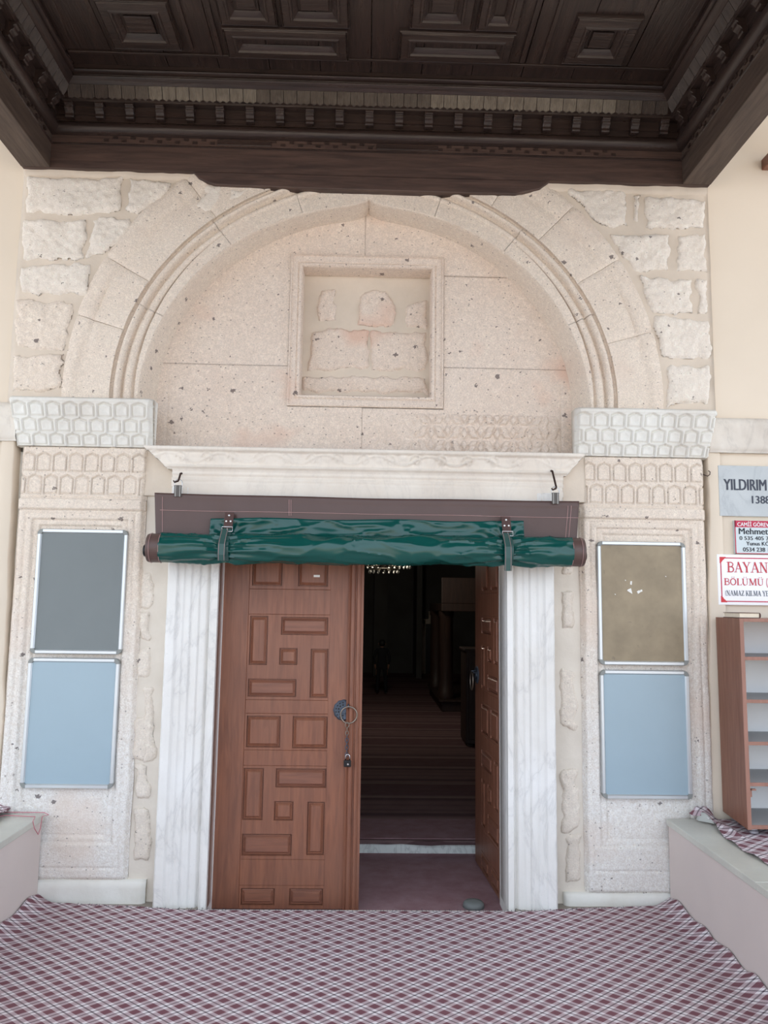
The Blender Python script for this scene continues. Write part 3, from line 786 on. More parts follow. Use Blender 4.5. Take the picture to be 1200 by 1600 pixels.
# beams: wall beam and the two side beams, whose broad undersides show
put(MB().prism([(YB, ZB), (YB, 4.385), (YB - .006, 4.39), (YB - .006, 4.80), (.03, 4.80), (.03, ZB)][::-1], 'x', -XB - .17, XB + .17), 'wall_beam', 'beam_wood_x', CE)
for sg in (-1, 1):
    put(MB().box(*sorted((sg * XB, sg * (XB + .175))), YF - .2, YB + .0, ZB, 4.95), 'side_beam', 'beam_wood', CE, bevel=.004)
box('front_beam', -XB - .17, XB + .17, YF - .2, YF, ZB, 4.95, 'beam_wood_x', CE)
# mitred run helper: profile (d, z); d measured inwards from the beam faces
def run(name, prof, mat, smooth=True, ang=35, sides=('b', 'l', 'r')):
    for s_ in sides:
        V = []
        for end in (0, 1):
            for d, z in prof:
                if s_ == 'b': V.append(((-1 if end == 0 else 1) * (XB - d), YB - d, z))
                else:
                    sg = -1 if s_ == 'l' else 1
                    V.append((sg * (XB - d), (YB - d) if end == 0 else YF, z))
        n = len(prof); F = [(k, k + 1, n + k + 1, n + k) for k in range(n - 1)]
        finish(name, V, F, (mat + '_X' if s_ == 'b' else mat + '_Y') if mat == 'dark_wood' else mat, CE, smooth=smooth, angle=ang)
arc = [(.020 + .036 * math.sin(math.pi * k / 10), 4.470 - .036 * math.cos(math.pi * k / 10)) for k in range(11)]
run('fascia_moulding', [(0, 4.375), (.008, 4.378), (.008, 4.384), (.004, 4.388)], 'dark_wood')
run('roll_moulding', [(.002, 4.432), (.02, 4.433)] + arc + [(.03, 4.507), (.026, 4.512)], 'dark_wood')
run('frieze_board', [(.026, 4.510), (.028, 4.545), (.038, 4.547), (.040, 4.60), (.085, 4.602), (.088, 4.612), (.10, 4.614)], 'dark_wood')
run('cornice_moulding', [(.125, 4.680), (.135, 4.678), (.150, 4.690)] + [(.150 + .022 * math.sin(math.pi * k / 6), 4.690 + .03 * k / 6) for k in range(7)] + [(.150, 4.722), (.155, 4.728)] + [(.155 + .026 * math.sin(math.pi * k / 8), 4.728 + .028 * k / 8) for k in range(9)] + [(.168, 4.758), (.168, 4.80)], 'dark_wood')
run('cornice_back', [(.1, 4.612), (.1, 4.69)], 'dark_wood')
# fluted tiles: little sloping shields with a scalloped lower edge
def tile_mesh():
    n = 12; V = []; F = []
    w = .0775
    for i in range(n * 2 + 1):
        u = i / (n * 2); x = -w / 2 + w * u; flute = .0028 * (i % 2)
        low = .010 * (1 - abs(math.sin(math.pi * (u * 2.0)))) * .8 + .004 * abs(u - .5)
        V += [(x, -.0 - flute, -.002 + low), (x, -.033 - flute, .070), (x, -.033 + .012, .070), (x, .010, low)]
    for i in range(n * 2):
        a, b = i * 4, i * 4 + 4
        F += [(a, b, b + 1, a + 1), (a + 1, b + 1, b + 2, a + 2), (a + 3, b + 3, b, a)]
    return V, F
tv, tf = tile_mesh()
tile0 = finish('fluted_tile', tv, tf, 'tile_wood', CE, smooth=False, local=True)
tile0.data.name = 'fluted_tile'
first = True
def place(o0, loc, rz, used):
    o = o0 if not used[0] else o0.copy()
    if used[0]: COL.objects.link(o)
    used[0] = True; o.parent = CE; o.location = Vector(loc) - origin_of(CE); o.rotation_euler = (0, 0, rz); return o
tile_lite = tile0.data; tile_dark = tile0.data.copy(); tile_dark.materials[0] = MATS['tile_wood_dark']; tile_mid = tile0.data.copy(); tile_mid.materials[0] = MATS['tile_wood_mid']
ut = [False]
nt = 45
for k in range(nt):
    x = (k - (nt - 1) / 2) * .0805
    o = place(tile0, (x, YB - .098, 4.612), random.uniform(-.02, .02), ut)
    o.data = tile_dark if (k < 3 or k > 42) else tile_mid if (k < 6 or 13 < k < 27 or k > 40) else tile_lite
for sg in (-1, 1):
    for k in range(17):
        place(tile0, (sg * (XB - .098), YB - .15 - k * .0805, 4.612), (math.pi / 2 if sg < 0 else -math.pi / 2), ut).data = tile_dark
# console brackets
def bracket():
    pr = [(.0, .0), (-.030, .0), (-.036, .006), (-.034, .022), (-.044, .034), (-.056, .040), (-.060, .052), (-.052, .056), (-.056, .062), (-.066, .066), (-.066, .082), (.0, .082)]
    mb = MB().prism(pr, 'x', -.0245, .0245)
    return mb
bk = bracket(); br0 = finish('bracket', bk.v, bk.f, 'dark_wood_Z', CE, local=True)
b_ = br0.modifiers.new('bevel', 'BEVEL'); b_.width = .002; b_.segments = 1
ub = [False]
for k in range(21):
    place(br0, (-1.81 + k * .1805, YB - .03, 4.515), 0, ub)
for sg in (-1, 1):
    for k in range(9):
        place(br0, (sg * (XB - .03), YB - .16 - k * .1805, 4.515), math.pi / 2 if sg < 0 else -math.pi / 2, ub)
# inlaid checker studs in the fascia band: real little blocks
sv = MB().box(-.014, .014, -.006, .004, -.008, .008)
st0 = finish('fascia_stud', sv.v, sv.f, 'dark_wood_X', CE, local=True); us = [False]
for k in range(61):
    x = -1.60 + k * .0535
    if -1.18 + .9 < x < -.75 + .85 and False: continue
    if (-.95 < x < -.55 and k % 9 > 6) or (.05 < x < .38): continue
    if x > 1.55: continue
    place(st0, (x, YB - .004, 4.423 if k % 2 else 4.404), 0, us)
for sg in (-1, 1):
    for k in range(26):
        place(st0, (sg * (XB - .004), YB - .12 - k * .0535, 4.423 if k % 2 else 4.404), math.pi / 2, us)
put(MB().box(-.0 + .04, .42, YB - .012, YB, 4.392, 4.426), 'fascia_tablet', 'dark_wood_X', CE, bevel=.003)
put(MB().box(-.93, -.60, YB - .012, YB, 4.392, 4.426), 'fascia_tablet', 'dark_wood_X', CE, bevel=.003)
# ceiling boards
x = -1.80; k = 0
while x < 1.80:
    w = .30; put(MB().box(x + .0015, min(x + w, 1.8) - .0015, YF, YB - .15, ZC + (.0 if k % 2 else .003), ZC + .04), 'ceiling_board', 'dark_wood_Y', CE, bevel=.003); x += w; k += 1
box('roof_deck', -5.6, 5.6, YF - .8, .45, 5.38, 5.55, 'white_vault', CE)
box('roof_deck', -2.3, 2.3, YF - .2, .44, 4.95, 5.0, 'white_vault', CE)
# coffer frames (mitred rings standing down from the boards)
def cprof(w):
    z = ZC
    return [(0, z + .004), (0, z - .016), (.004, z - .022), (.010, z - .018), (.014, z - .026), (.014 + w, z - .028), (.020 + w, z - .034), (.030 + w, z - .034), (.036 + w, z - .024), (.046 + w, z - .020), (.060 + w, z - .002)]
def coffer(pxs, w=.045, name='coffer_frame', inner=True):
    (xl, xr, yfar, ynear) = pxs
    frame_ring(name, xl, xr, ynear, yfar, [(i, z) for i, z in cprof(w)], 'dark_wood_X', CE, .0, plane='xy', n=6)
    if inner:
        ins = w + .075
        if xr - xl > 2 * ins + .06 and yfar - ynear > 2 * ins + .03:
            put(MB().box(xl + ins, xr - ins, ynear + ins, yfar - ins, ZC - .012, ZC + .002), 'coffer_panel', 'dark_wood_X', CE, bevel=.006)
def cr(bl, br, top_y):      # bottom-left/right pixels give the far edge; the near edge is at the world y given
    A, B = atz(*bl, ZC), atz(*br, ZC); return (A.x, B.x, (A.y + B.y) / 2, top_y)
f1 = cr((178, 70), (287, 76), 0); d1 = .40
coffer((f1[0], f1[1], f1[2], f1[2] - .36))
f4 = cr((876, 95), (972, 98), 0); coffer((f4[0], f4[1] + .0, f4[2], f4[2] - .36))
f2 = cr((358, 87), (545, 90), 0); coffer((f2[0], f2[1], f2[2], f2[2] - .235), .035)
f3 = cr((622, 90), (795, 97), 0); coffer((f3[0], f3[1], f3[2], f3[2] - .235), .035)
f2b = cr((440, 30), (547, 30), 0); coffer((f2b[0], f2b[1], f2[2] - .255, f2[2] - .70), .035)
f3b = cr((640, 33), (738, 36), 0); coffer((f3b[0], f3b[1], f3[2] - .255, f3[2] - .70), .035)
# the pattern goes on towards the viewer above the frame
coffer((f2[0], f2b[0] - .02, f2[2] - .255, f2[2] - .70), .03); coffer((f3b[1] + .02, f3[1], f3[2] - .255, f3[2] - .70), .03)
coffer((f1[0], f1[1], f1[2] - .50, f1[2] - .86)); coffer((f4[0], f4[1], f4[2] - .50, f4[2] - .86))
for r_ in range(2):
    yb = -1.3 - r_ * .95
    for xc in (-1.45, -.5, .5, 1.45): coffer((xc - .33, xc + .33, yb, yb - .66))
# long ribs between coffers
for px_ in ((300, 76), (345, 84), (815, 96), (846, 97)):
    p = atz(*px_, ZC); put(MB().box(p.x - .012, p.x + .012, YF, p.y, ZC - .012, ZC + .002), 'ceiling_rib', 'dark_wood_Y', CE, bevel=.003)
p = atz(600, 92, ZC); put(MB().box(-1.75, 1.75, p.y + .0, p.y + .02, ZC - .010, ZC + .002), 'ceiling_rib', 'dark_wood_X', CE, bevel=.003)
# a brown timber end showing at the upper right of the plaster wall
q = at(1194, 243, -.1)
tag(put(MB().prism([(-.12, q.z - .02), (.03, q.z - .02), (.03, q.z + .05), (-.05, q.z + .05), (-.12, q.z + .02)], 'x', q.x + .05, q.x + .35), 'timber_bracket', 'door_wood_h', bevel=.005),
    'small brown timber end on the cream plaster wall at the upper right edge', 'timber')

# ================================================================== DOOR LEAVES
# panels measured in pixels on the closed leaf (x0, y0, x1, y1)
YD = .10
PAN = [(394.7, 862, 441.3, 915), (466.5, 862, 512.5, 916), (390, 962.7, 418, 1038.5), (439.5, 964.5, 512.5, 992), (436.7, 1012.8, 464.7, 1038.5),
       (485, 1014, 512.5, 1090), (387.7, 1061, 462.8, 1088.6), (385.3, 1118.5, 437.8, 1167.5), (457.2, 1119.5, 511.3, 1169), (380, 1200, 411, 1281),
       (430.8, 1201, 509.5, 1230.5), (428.5, 1252, 458, 1282), (479.8, 1253, 506.7, 1336), (377.9, 1303.3, 455.3, 1337), (376, 1388, 428.5, 1428), (451.8, 1388.5, 504.3, 1428)]
HX = JI0 - .02; LW = 0.0 - HX + .005; LZ0, LZ1 = -.074, 2.10
rects = []
for (a, b, c, d) in PAN:
    p, q = at(a, (b + d) / 2, YD), at(c, (b + d) / 2, YD); t, u = at((a + c) / 2, b, YD), at((a + c) / 2, d, YD)
    rects.append([p.x - HX, q.x - HX, u.z, t.z])
rects[-1][2] = rects[-2][2] = -.055; rects[0][3] = rects[1][3] = 2.02
# square up: shared column edges
def leaf(name, mirror, loc, rz):
    root = empty(name, loc, rz=rz); struct(root)
    sx = -1 if mirror else 1
    eps = .0012
    xs_, zs_ = {0.0, LW}, {LZ0, LZ1}
    gw = .011
    seams_x = [rects[2][0] - .012, rects[3][1] + .010]
    for r in rects:
        for q in (r[0], r[1]): xs_ |= {q - eps, q + eps}
        for q in (r[2], r[3]): zs_ |= {q - eps, q + eps}
    for s_ in seams_x: xs_ |= {s_ - .0018, s_, s_ + .0018}
    hz = [rects[0][2] - .02, rects[2][3] + .012, rects[6][2] - .018, rects[7][3] + .014, rects[7][2] - .016, rects[9][3] + .014, rects[13][2] - .02, rects[14][3] + .016]
    for s_ in hz: zs_ |= {s_ - .0018, s_, s_ + .0018}
    X_, Z_ = sorted(xs_), sorted(zs_)
    def f(X, Z):
        y = 0 * X
        for r in rects:
            y = np.where((X > r[0]) & (X < r[1]) & (Z > r[2]) & (Z < r[3]), .013, y)
        for s_ in seams_x: y = np.where(np.abs(X - s_) < 1e-6, .003, y)
        for s_ in hz: y = np.where((np.abs(Z - s_) < 1e-6) & (X > seams_x[0]) & (X < seams_x[1]), np.maximum(y, .003), y)
        return y
    wp = (lambda X, Z: (X * sx, Z))
    tensor('leaf_boards', X_, Z_, f, 'door_wood', root, back=.045, warp=wp, smooth=False, local=True)
    for r in rects:      # raised field with a bevelled margin
        x0, x1, z0, z1 = r; x0 += .006; x1 -= .006; z0 += .006; z1 -= .006
        w = min(.016, (x1 - x0) * .24)
        V = []
        for ins, y in ((0, .014), (0, .005), (.004, .002), (w * .45, .006), (w, -.003)):
            V += [(sx * (x0 + ins), y, z0 + ins), (sx * (x1 - ins), y, z0 + ins), (sx * (x1 - ins), y, z1 - ins), (sx * (x0 + ins), y, z1 - ins)]
        F = [(k * 4 + i, k * 4 + (i + 1) % 4, k * 4 + 4 + (i + 1) % 4, k * 4 + 4 + i) for k in range(4) for i in range(4)] + [(16, 17, 18, 19)]
        finish('panel', V, F, 'door_wood_h' if (x1 - x0) > (z1 - z0) * 1.3 else 'door_wood', root, local=True)
    return root
D1 = leaf('door_1', False, (HX, YD, 0), 0)
# cover strip (astragal) with its three ridges along the meeting edge
ax0 = at(545, 900, YD).x - HX; ax1 = at(569, 900, YD).x - HX
pr = [(ax0, .0), (ax0, -.012), (ax0 + .006, -.018), (ax0 + .014, -.012), (ax0 + .020, -.022), (ax0 + .032, -.026), (ax0 + .040, -.020), (ax0 + .044, -.012), (ax0 + .050, -.012), (ax0 + .054, -.024),
      (ax0 + .064, -.028), (ax0 + .072, -.022), (ax0 + .076, -.014), (ax1, -.016), (ax1, .04), (ax0, .04)]
mb = MB().prism(pr, 'z', LZ0, LZ1); finish('cover_strip', mb.v, mb.f, 'door_wood', D1, local=True)
# pierced iron rose, ring, on the closed leaf
def rose(parent, cx, cz, sx=1, cut=None):
    mb = MB(); seg = 40; prof = [(.0, -.012), (.018, -.012), (.020, -.007), (.040, -.006), (.050, -.009), (.056, -.005), (.060, .0)]
    V = []; n = len(prof)
    for r, y in prof:
        for k in range(seg):
            a = 2 * math.pi * k / seg; rr = r * (1 + (.03 * math.cos(a * 12) if r > .055 else 0)); xx = rr * math.cos(a)
            if cut is not None: xx = min(xx, cut)
            V.append((sx * (cx + xx), y - .002, cz + rr * math.sin(a)))
    F = [(i * seg + k, i * seg + (k + 1) % seg, (i + 1) * seg + (k + 1) % seg, (i + 1) * seg + k) for i in range(n - 1) for k in range(seg)]
    o = finish('ring_plate', V, F, 'black_iron', parent, smooth=True, angle=40, local=True)
    hm = MB()
    for rr, nn, sz in ((.030, 11, .0052), (.045, 15, .0050)):
        for k in range(nn):
            a = 2 * math.pi * k / nn; x_ = cx + rr * math.cos(a); 
            if cut is not None and rr * math.cos(a) > cut - .006: continue
            hm.lathe((sx * x_, -.0095, cz + rr * math.sin(a)), [(sz, 0), (sz * .9, -.0008)], 8, 'y')
    h = finish('pierced_hole', hm.v, hm.f, 'black_plastic', None, local=True); h.parent = o; h['kind'] = 'stuff'
    return o
rc_ = at(537, 1110, YD - .01); rcx, rcz = rc_.x - HX, rc_.z
rose(D1, rcx, rcz, cut=ax0 - rcx - .001 if ax0 - rcx < .06 else None)
rg = at(545, 1117, YD - .03); rgx, rgz = rg.x - HX, rg.z
mb = MB().tube([(rgx + .047 * math.cos(a), -.036 - .004 * math.sin(a), rgz + .047 * math.sin(a)) for a in np.linspace(0, 2 * math.pi, 33)[:-1]], .0042, 8, True)
finish('pull_ring', mb.v, mb.f, 'ring_metal', D1, smooth=True, local=True)
mb = MB().tube([(rgx - .004, -.006, rgz + .040), (rgx - .004, -.030, rgz + .043), (rgx - .004, -.040, rgz + .050), (rgx - .004, -.030, rgz + .056), (rgx - .004, -.006, rgz + .058)], .004, 8)
finish('ring_staple', mb.v, mb.f, 'black_iron', D1, smooth=True, local=True)
# pale scrap stuck on the leaf's upper panel
p = at(495, 900, YD); put(MB().box(p.x - .018, p.x + .018, YD - .006, YD - .003, p.z - .007, p.z + .006), 'paper_scrap', 'paper', D1)
# chain of links and padlock
chain = empty('chain', (HX + rgx - .005, YD - .04, rgz - .2))
tag(chain, 'dark chain hanging from the pull ring of the closed wooden door', 'chain')
z = rgz - .040; k = 0; cx_ = HX + rgx - .008
while z > rgz - .225:
    r1, r2 = (.0085, .013) if k > 1 else (.011, .015)
    pts = []
    for a in np.linspace(0, 2 * math.pi, 17)[:-1]:
        u, v = r1 * math.cos(a), r2 * math.sin(a)
        tw = (math.pi / 2 if k % 2 else .3)
        pts.append((cx_ + u * math.cos(tw), YD - .040 + u * math.sin(tw), z - r2 + v))
    put(MB().tube(pts, .0022, 6, True), 'link', 'black_iron' if k > 2 else 'ring_metal', chain, smooth=True)
    z -= 2 * r2 - .0062; k += 1
lk = at(543, 1190, YD - .03)
pad = empty('padlock', (lk.x, YD - .04, lk.z - .02))
tag(pad, 'small black padlock with steel shackle at the end of the chain', 'padlock')
put(MB().box(lk.x - .021, lk.x + .021, YD - .052, YD - .030, lk.z - .026, lk.z + .010), 'lock_body', 'black_plastic', pad, bevel=.004)
put(MB().tube([(lk.x - .012, YD - .041, lk.z + .006), (lk.x - .012, YD - .041, lk.z + .030)] + [(lk.x - .012 * math.cos(a), YD - .041, lk.z + .030 + .012 * math.sin(a)) for a in np.linspace(.3, math.pi - .3, 6)] + [(lk.x + .012, YD - .041, lk.z + .030), (lk.x + .012, YD - .041, lk.z + .006)], .0032, 8), 'shackle', 'chrome', pad, smooth=True)
put(MB().lathe((lk.x + .003, YD - .052, lk.z - .010), [(.006, 0), (.005, -.002)], 14, 'y'), 'keyhole_cap', 'chrome', pad)
# right leaf, swung inwards
D2 = leaf('door_2', True, (JI1 + .018, YD + .005, 0), 0)
tgt = at(743, 1050, YD + .83); dx = (JI1 + .018) - tgt.x
angR = math.acos(min(1, dx / LW)); D2.rotation_euler = (0, 0, -angR)
print('leaf', LW, 'open angle', math.degrees(angR))
rose(D2, LW - .07, 1.16, -1)
mb = MB().tube([(-(LW - .07 + .047 * math.cos(a)), -.040, 1.12 + .060 * math.sin(a)) for a in np.linspace(0, 2 * math.pi, 33)[:-1]], .005, 8, True)
finish('pull_ring', mb.v, mb.f, 'ring_metal', D2, smooth=True, local=True)
mb = MB().tube([(-(LW - .07), -.006, 1.172), (-(LW - .07), -.036, 1.176), (-(LW - .07), -.044, 1.184), (-(LW - .07), -.006, 1.190)], .004, 8)
finish('ring_staple', mb.v, mb.f, 'black_iron', D2, smooth=True, local=True)
# door stop stone beside the open leaf
p = atz(742, 1423, -.08)
tag(put(MB().lathe((p.x, p.y + .055, -.08), [(.062, 0), (.060, .02), (.050, .030), (.02, .033)], 14), 'door_stop', 'door_stop_grey', smooth=True), 'grey rounded door stop on the carpet by the open leaf', 'door stop')

# ================================================================== CURTAIN ROLL
CU = empty('rolled_door_curtain', (0, -.16, 1.85))
tag(CU, 'brown and green vinyl door curtain rolled up and strapped above the doorway', 'curtain')
YC = -.145
a0, a1 = at(242, 770, YC), at(905, 783, YC); b0, b1 = at(243, 838, YC), at(903, 846, YC)
def flap(X, Z):
    y = YC + .010 * np.sin(X * 7 + 1.1) + .006 * fbm(X, Z, .35, 801)
    for xs_ in (STL, STR): y = y - .012 * np.exp(-((X - xs_) / .12) ** 2) * np.sin((X - xs_) * 26) * sst(2.25, 2.05, Z)
    y = y - .004 * np.exp(-((Z - ztop(X)) / .006) ** 2)
    return y
STL = at(355, 830, -.22).x; STR = at(793, 830, -.22).x
ztop = lambda X: a0.z + (a1.z - a0.z) * (X - a0.x) / (a1.x - a0.x)
def wflap(X, Z):
    u = (X - a0.x) / (a1.x - a0.x)
    zt_ = a0.z + (a1.z - a0.z) * u - .006 * np.sin(u * math.pi) ; zb_ = b0.z + (b1.z - b0.z) * u
    v = (Z - 2.0) / .25; X2 = X + np.where(X < 0, 1, -1) * (.0 + .02 * (1 - v) * np.exp(-(np.minimum(u, 1 - u) / .03) ** 2))
    return X2, zb_ - .02 + (zt_ - zb_ + .02) * v
relief('flap', a0.x, a1.x, 2.0, 2.25, .012, flap, 'brown_vinyl', CU, warp=wflap, back=YC + .035)
# seams (double stitching)
def seam(pts): put(MB().tube(pts, .0016, 5), 'stitching', 'thread', CU)
def sy(x, z): return float(flap(np.array(x), np.array(z))) - .002
for (xa, za, xb, zb) in [(250, 797, 905, 809), (254, 776, 254, 833), (452, 781, 452, 806), (455, 781, 455, 806), (888, 790, 884, 842), (893, 790, 889, 842)]:
    n = 24; P = []
    for k in range(n + 1):
        p = at(xa + (xb - xa) * k / n, za + (zb - za) * k / n, YC - .005); P.append((p.x, sy(p.x, p.z), p.z))
    seam(P)
# green apron below the flap, gathered at the straps
g0, g1 = at(329, 809, YC - .02), at(818, 815, YC - .02); h0, h1 = at(322, 840, YC - .02), at(820, 846, YC - .02)
def folds(X, Z, amp):
    w = 0 * X
    for xs_ in (STL, STR):
        r = np.hypot(X - xs_, (Z - 1.99) * 1.4) + .02; an = np.arctan2(Z - 1.985, np.abs(X - xs_) + .02)
        w = w + np.sin(an * 17 + 4 * r) * np.exp(-r / .16)
    cr = (1 - np.abs(2 * vnoise(X * .6 + Z * 1.2, Z * 2.4 - X * .2, .11, 77) - 1)) ** 5
    cr2 = (1 - np.abs(2 * vnoise(X * .5 - Z * 1.1, Z * 2.0 + X * .15, .08, 78) - 1)) ** 6
    return amp * (w * 1.2 - 1.1 * cr - .7 * cr2 + .8 * fbm(X, Z * 2.2, .30, 811, 3) + .35 * np.sin(X * 11 + Z * 40 + 3 * vnoise(X, Z, .3, 5)))
relief('apron', g0.x, g1.x, 1.95, 2.13, .008, lambda X, Z: YC - .020 - .018 * (2.13 - Z) / .18 + folds(X, Z, .008), 'green_vinyl', CU, back=YC + .001,
       warp=lambda X, Z: (X, Z + (g0.z - 2.13) + (g1.z - g0.z) * (X - g0.x) / (g1.x - g0.x) + .004 * np.sin(X * 9)))
# roll
YR = -.215
c0, c1 = at(232, 856, YR), at(911, 863, YR); RR = .0775
def rollpart(name, mat, u0, u1, nu, extra=0, fold=True, kind=None):
    nth = 64; V = []; uu = np.linspace(u0, u1, nu)
    for u in uu:
        c = c0 + (c1 - c0) * u; x = c.x; R = RR + extra
        pin = sum(math.exp(-((x - s_) / .045) ** 2) for s_ in (STL, STR))
        for k in range(nth):
            th = 2 * math.pi * k / nth
            r = R * (1 - .14 * pin)
            if fold:
                zz = c.z + R * math.sin(th); s_min = min((STL, STR), key=lambda q: abs(x - q)); dd = abs(x - s_min)
                w = math.sin(th * 13 + 2.2 * math.sin(dd * 9 + th * 2)) * math.exp(-dd / .15) * .0110
                w += .0060 * float(fbm(np.array(x), np.array(th * .07), .14, 821, 3)) + .003 * math.sin(x * 8 + th * 3)
                a1 = (1 - abs(2 * float(vnoise(np.array(x * .55 + th * .05), np.array(th * .10 - x * .15), .09, 83)) - 1)) ** 5
                a2 = (1 - abs(2 * float(vnoise(np.array(x * .4 - th * .06), np.array(th * .08 + x * .12), .07, 84)) - 1)) ** 6
                w += .0075 * a1 + .005 * a2
                r += w
            if u < .03 * 0 + .0001 or u > .9999: r *= .96
            V.append((x, c.y + r * math.cos(th) * .92, c.z + r * math.sin(th)))
    F = [(i * nth + k, i * nth + (k + 1) % nth, (i + 1) * nth + (k + 1) % nth, (i + 1) * nth + k) for i in range(nu - 1) for k in range(nth)]
    F += [tuple(range(nth)), tuple((nu - 1) * nth + k for k in range(nth))]
    return finish(name, V, F, mat, CU, smooth=True, angle=60)
ue = .0285
rollpart('roll', 'green_vinyl', ue, 1 - ue, 300)
rollpart('roll_end', 'brown_vinyl', 0, ue + .002, 8, .002, False); rollpart('roll_end', 'brown_vinyl', 1 - ue - .002, 1, 8, .002, False)
put(MB().lathe((c0.x - .02, c0.y - .01, c0.z - .015), [(.030, 0), (.034, .004), (.034, .03)], 18, 'x'), 'roller_pipe', 'black_plastic', CU, smooth=True, angle=40)
put(MB().lathe((c1.x - .01, c1.y - .01, c1.z - .02), [(.034, 0), (.034, .016), (.026, .022)], 18, 'x'), 'roller_pipe', 'black_plastic', CU, smooth=True, angle=40)
for u in (ue + .001, .008, 1 - ue - .001, .992):
    c = c0 + (c1 - c0) * u; put(MB().tube([(c.x, c.y + (RR + .0045) * .92 * math.cos(t), c.z + (RR + .0045) * math.sin(t)) for t in np.linspace(0, 2 * math.pi, 40)[:-1]], .0013, 4, True), 'stitching', 'thread', CU)
# straps
for k, (pxc, ytop, ybot, xx) in enumerate([(357, 800, 876, STL), (793, 807, 892, STR)]):
    t = at(pxc, ytop, -.19); zt_ = t.z; cz = (c0 + (c1 - c0) * ((xx - c0.x) / (c1.x - c0.x))).z
    zb_ = at(pxc, ytop + 27, -.2).z
    yy = YC - .045
    put(MB().add([(xx - .026, yy + .02, zt_), (xx + .026, yy + .02, zt_), (xx + .024, yy - .02, zb_), (xx - .024, yy - .02, zb_), (xx - .026, yy + .026, zt_), (xx + .026, yy + .026, zt_), (xx + .024, yy - .014, zb_), (xx - .024, yy - .014, zb_)],
                 [(0, 1, 2, 3), (4, 7, 6, 5), (0, 4, 5, 1), (1, 5, 6, 2), (2, 6, 7, 3), (3, 7, 4, 0)]), 'strap_tab', 'strap_brown', CU, bevel=.002)
    for (dx_, dz_) in ((0, -.018), (-.012, -.052), (.012, -.052)):
        fz = (zt_ + dz_ - zb_) / (zt_ - zb_); y_ = yy - .02 + .04 * fz
        put(MB().lathe((xx + dx_, y_ - .001, zt_ + dz_), [(.0055, 0), (.005, -.003), (.002, -.004)], 12, 'y'), 'rivet', 'rivet_metal', CU)
    # strap round the roll
    P = []; nn = 26; Rs = RR * .93
    for j in range(nn + 1):
        th = math.radians(100 + 250 * j / nn * 1.0)
        P.append((YR + (Rs + .004) * .94 * math.cos(th), cz + (Rs + .004) * math.sin(th)))
    P = [(yy - .022, zb_ + .004)] + [p for p in P if p[0] < YR + .05 and p[1] < zb_ + .02]
    w = .021; V = []; F = []
    for (y_, z_) in P: V += [(xx - w, y_, z_), (xx + w, y_, z_), (xx + w, y_ - .004, z_ - .001), (xx - w, y_ - .004, z_ - .001)]
    for i in range(len(P) - 1):
        a, b = i * 4, i * 4 + 4; F += [(a, a + 1, b + 1, b), (a + 1, a + 2, b + 2, b + 1), (a + 2, a + 3, b + 3, b + 2), (a + 3, a, b, b + 3)]
    n4 = (len(P) - 1) * 4; F += [(0, 1, 2, 3), (n4, n4 + 1, n4 + 2, n4 + 3)]
    put(MB().add(V, F), 'strap_band', 'strap_green', CU)
    # loose tail hanging over the front of the roll
    zt2 = cz + RR * .75; zb2 = at(pxc, ybot, -.30).z; yf = YR - RR * .92 - .012
    T = [(yy - .025, zb_ + .002), (YR - RR * .55, zt2 + .01), (yf, cz + .02), (yf - .002, cz - .04), (yf + .008, zb2)]
    V = []; F = []; off = -.012
    for (y_, z_) in T: V += [(xx + off - .020, y_ - .003, z_), (xx + off + .020, y_ - .003, z_), (xx + off + .020, y_ - .0065, z_), (xx + off - .020, y_ - .0065, z_)]
    for i in range(len(T) - 1):
        a, b = i * 4, i * 4 + 4; F += [(a, a + 1, b + 1, b), (a + 1, a + 2, b + 2, b + 1), (a + 2, a + 3, b + 3, b + 2), (a + 3, a, b, b + 3)]
    n4 = (len(T) - 1) * 4; F += [(0, 1, 2, 3), (n4, n4 + 1, n4 + 2, n4 + 3)]
    put(MB().add(V, F), 'strap_tail', 'strap_green', CU)
    for e_ in (-.015, .015):
        put(MB().tube([(xx + off + e_, y_ - .0075, z_) for y_, z_ in T], .001, 4), 'stitching', 'thread', CU)
    # buckle
    zb3 = zb_ + .0; bw = .029; yb = yy - .034
    put(MB().tube([(xx - bw, yb, zb3 - .014), (xx + bw, yb, zb3 - .014), (xx + bw, yb + .003, zb3 + .012), (xx - bw, yb + .003, zb3 + .012)], .0028, 6, True), 'buckle', 'chrome', CU, smooth=True)
    put(MB().tube([(xx, yb + .003, zb3 + .012), (xx, yb - .003, zb3 - .016)], .002, 6), 'buckle_prong', 'chrome', CU, smooth=True)
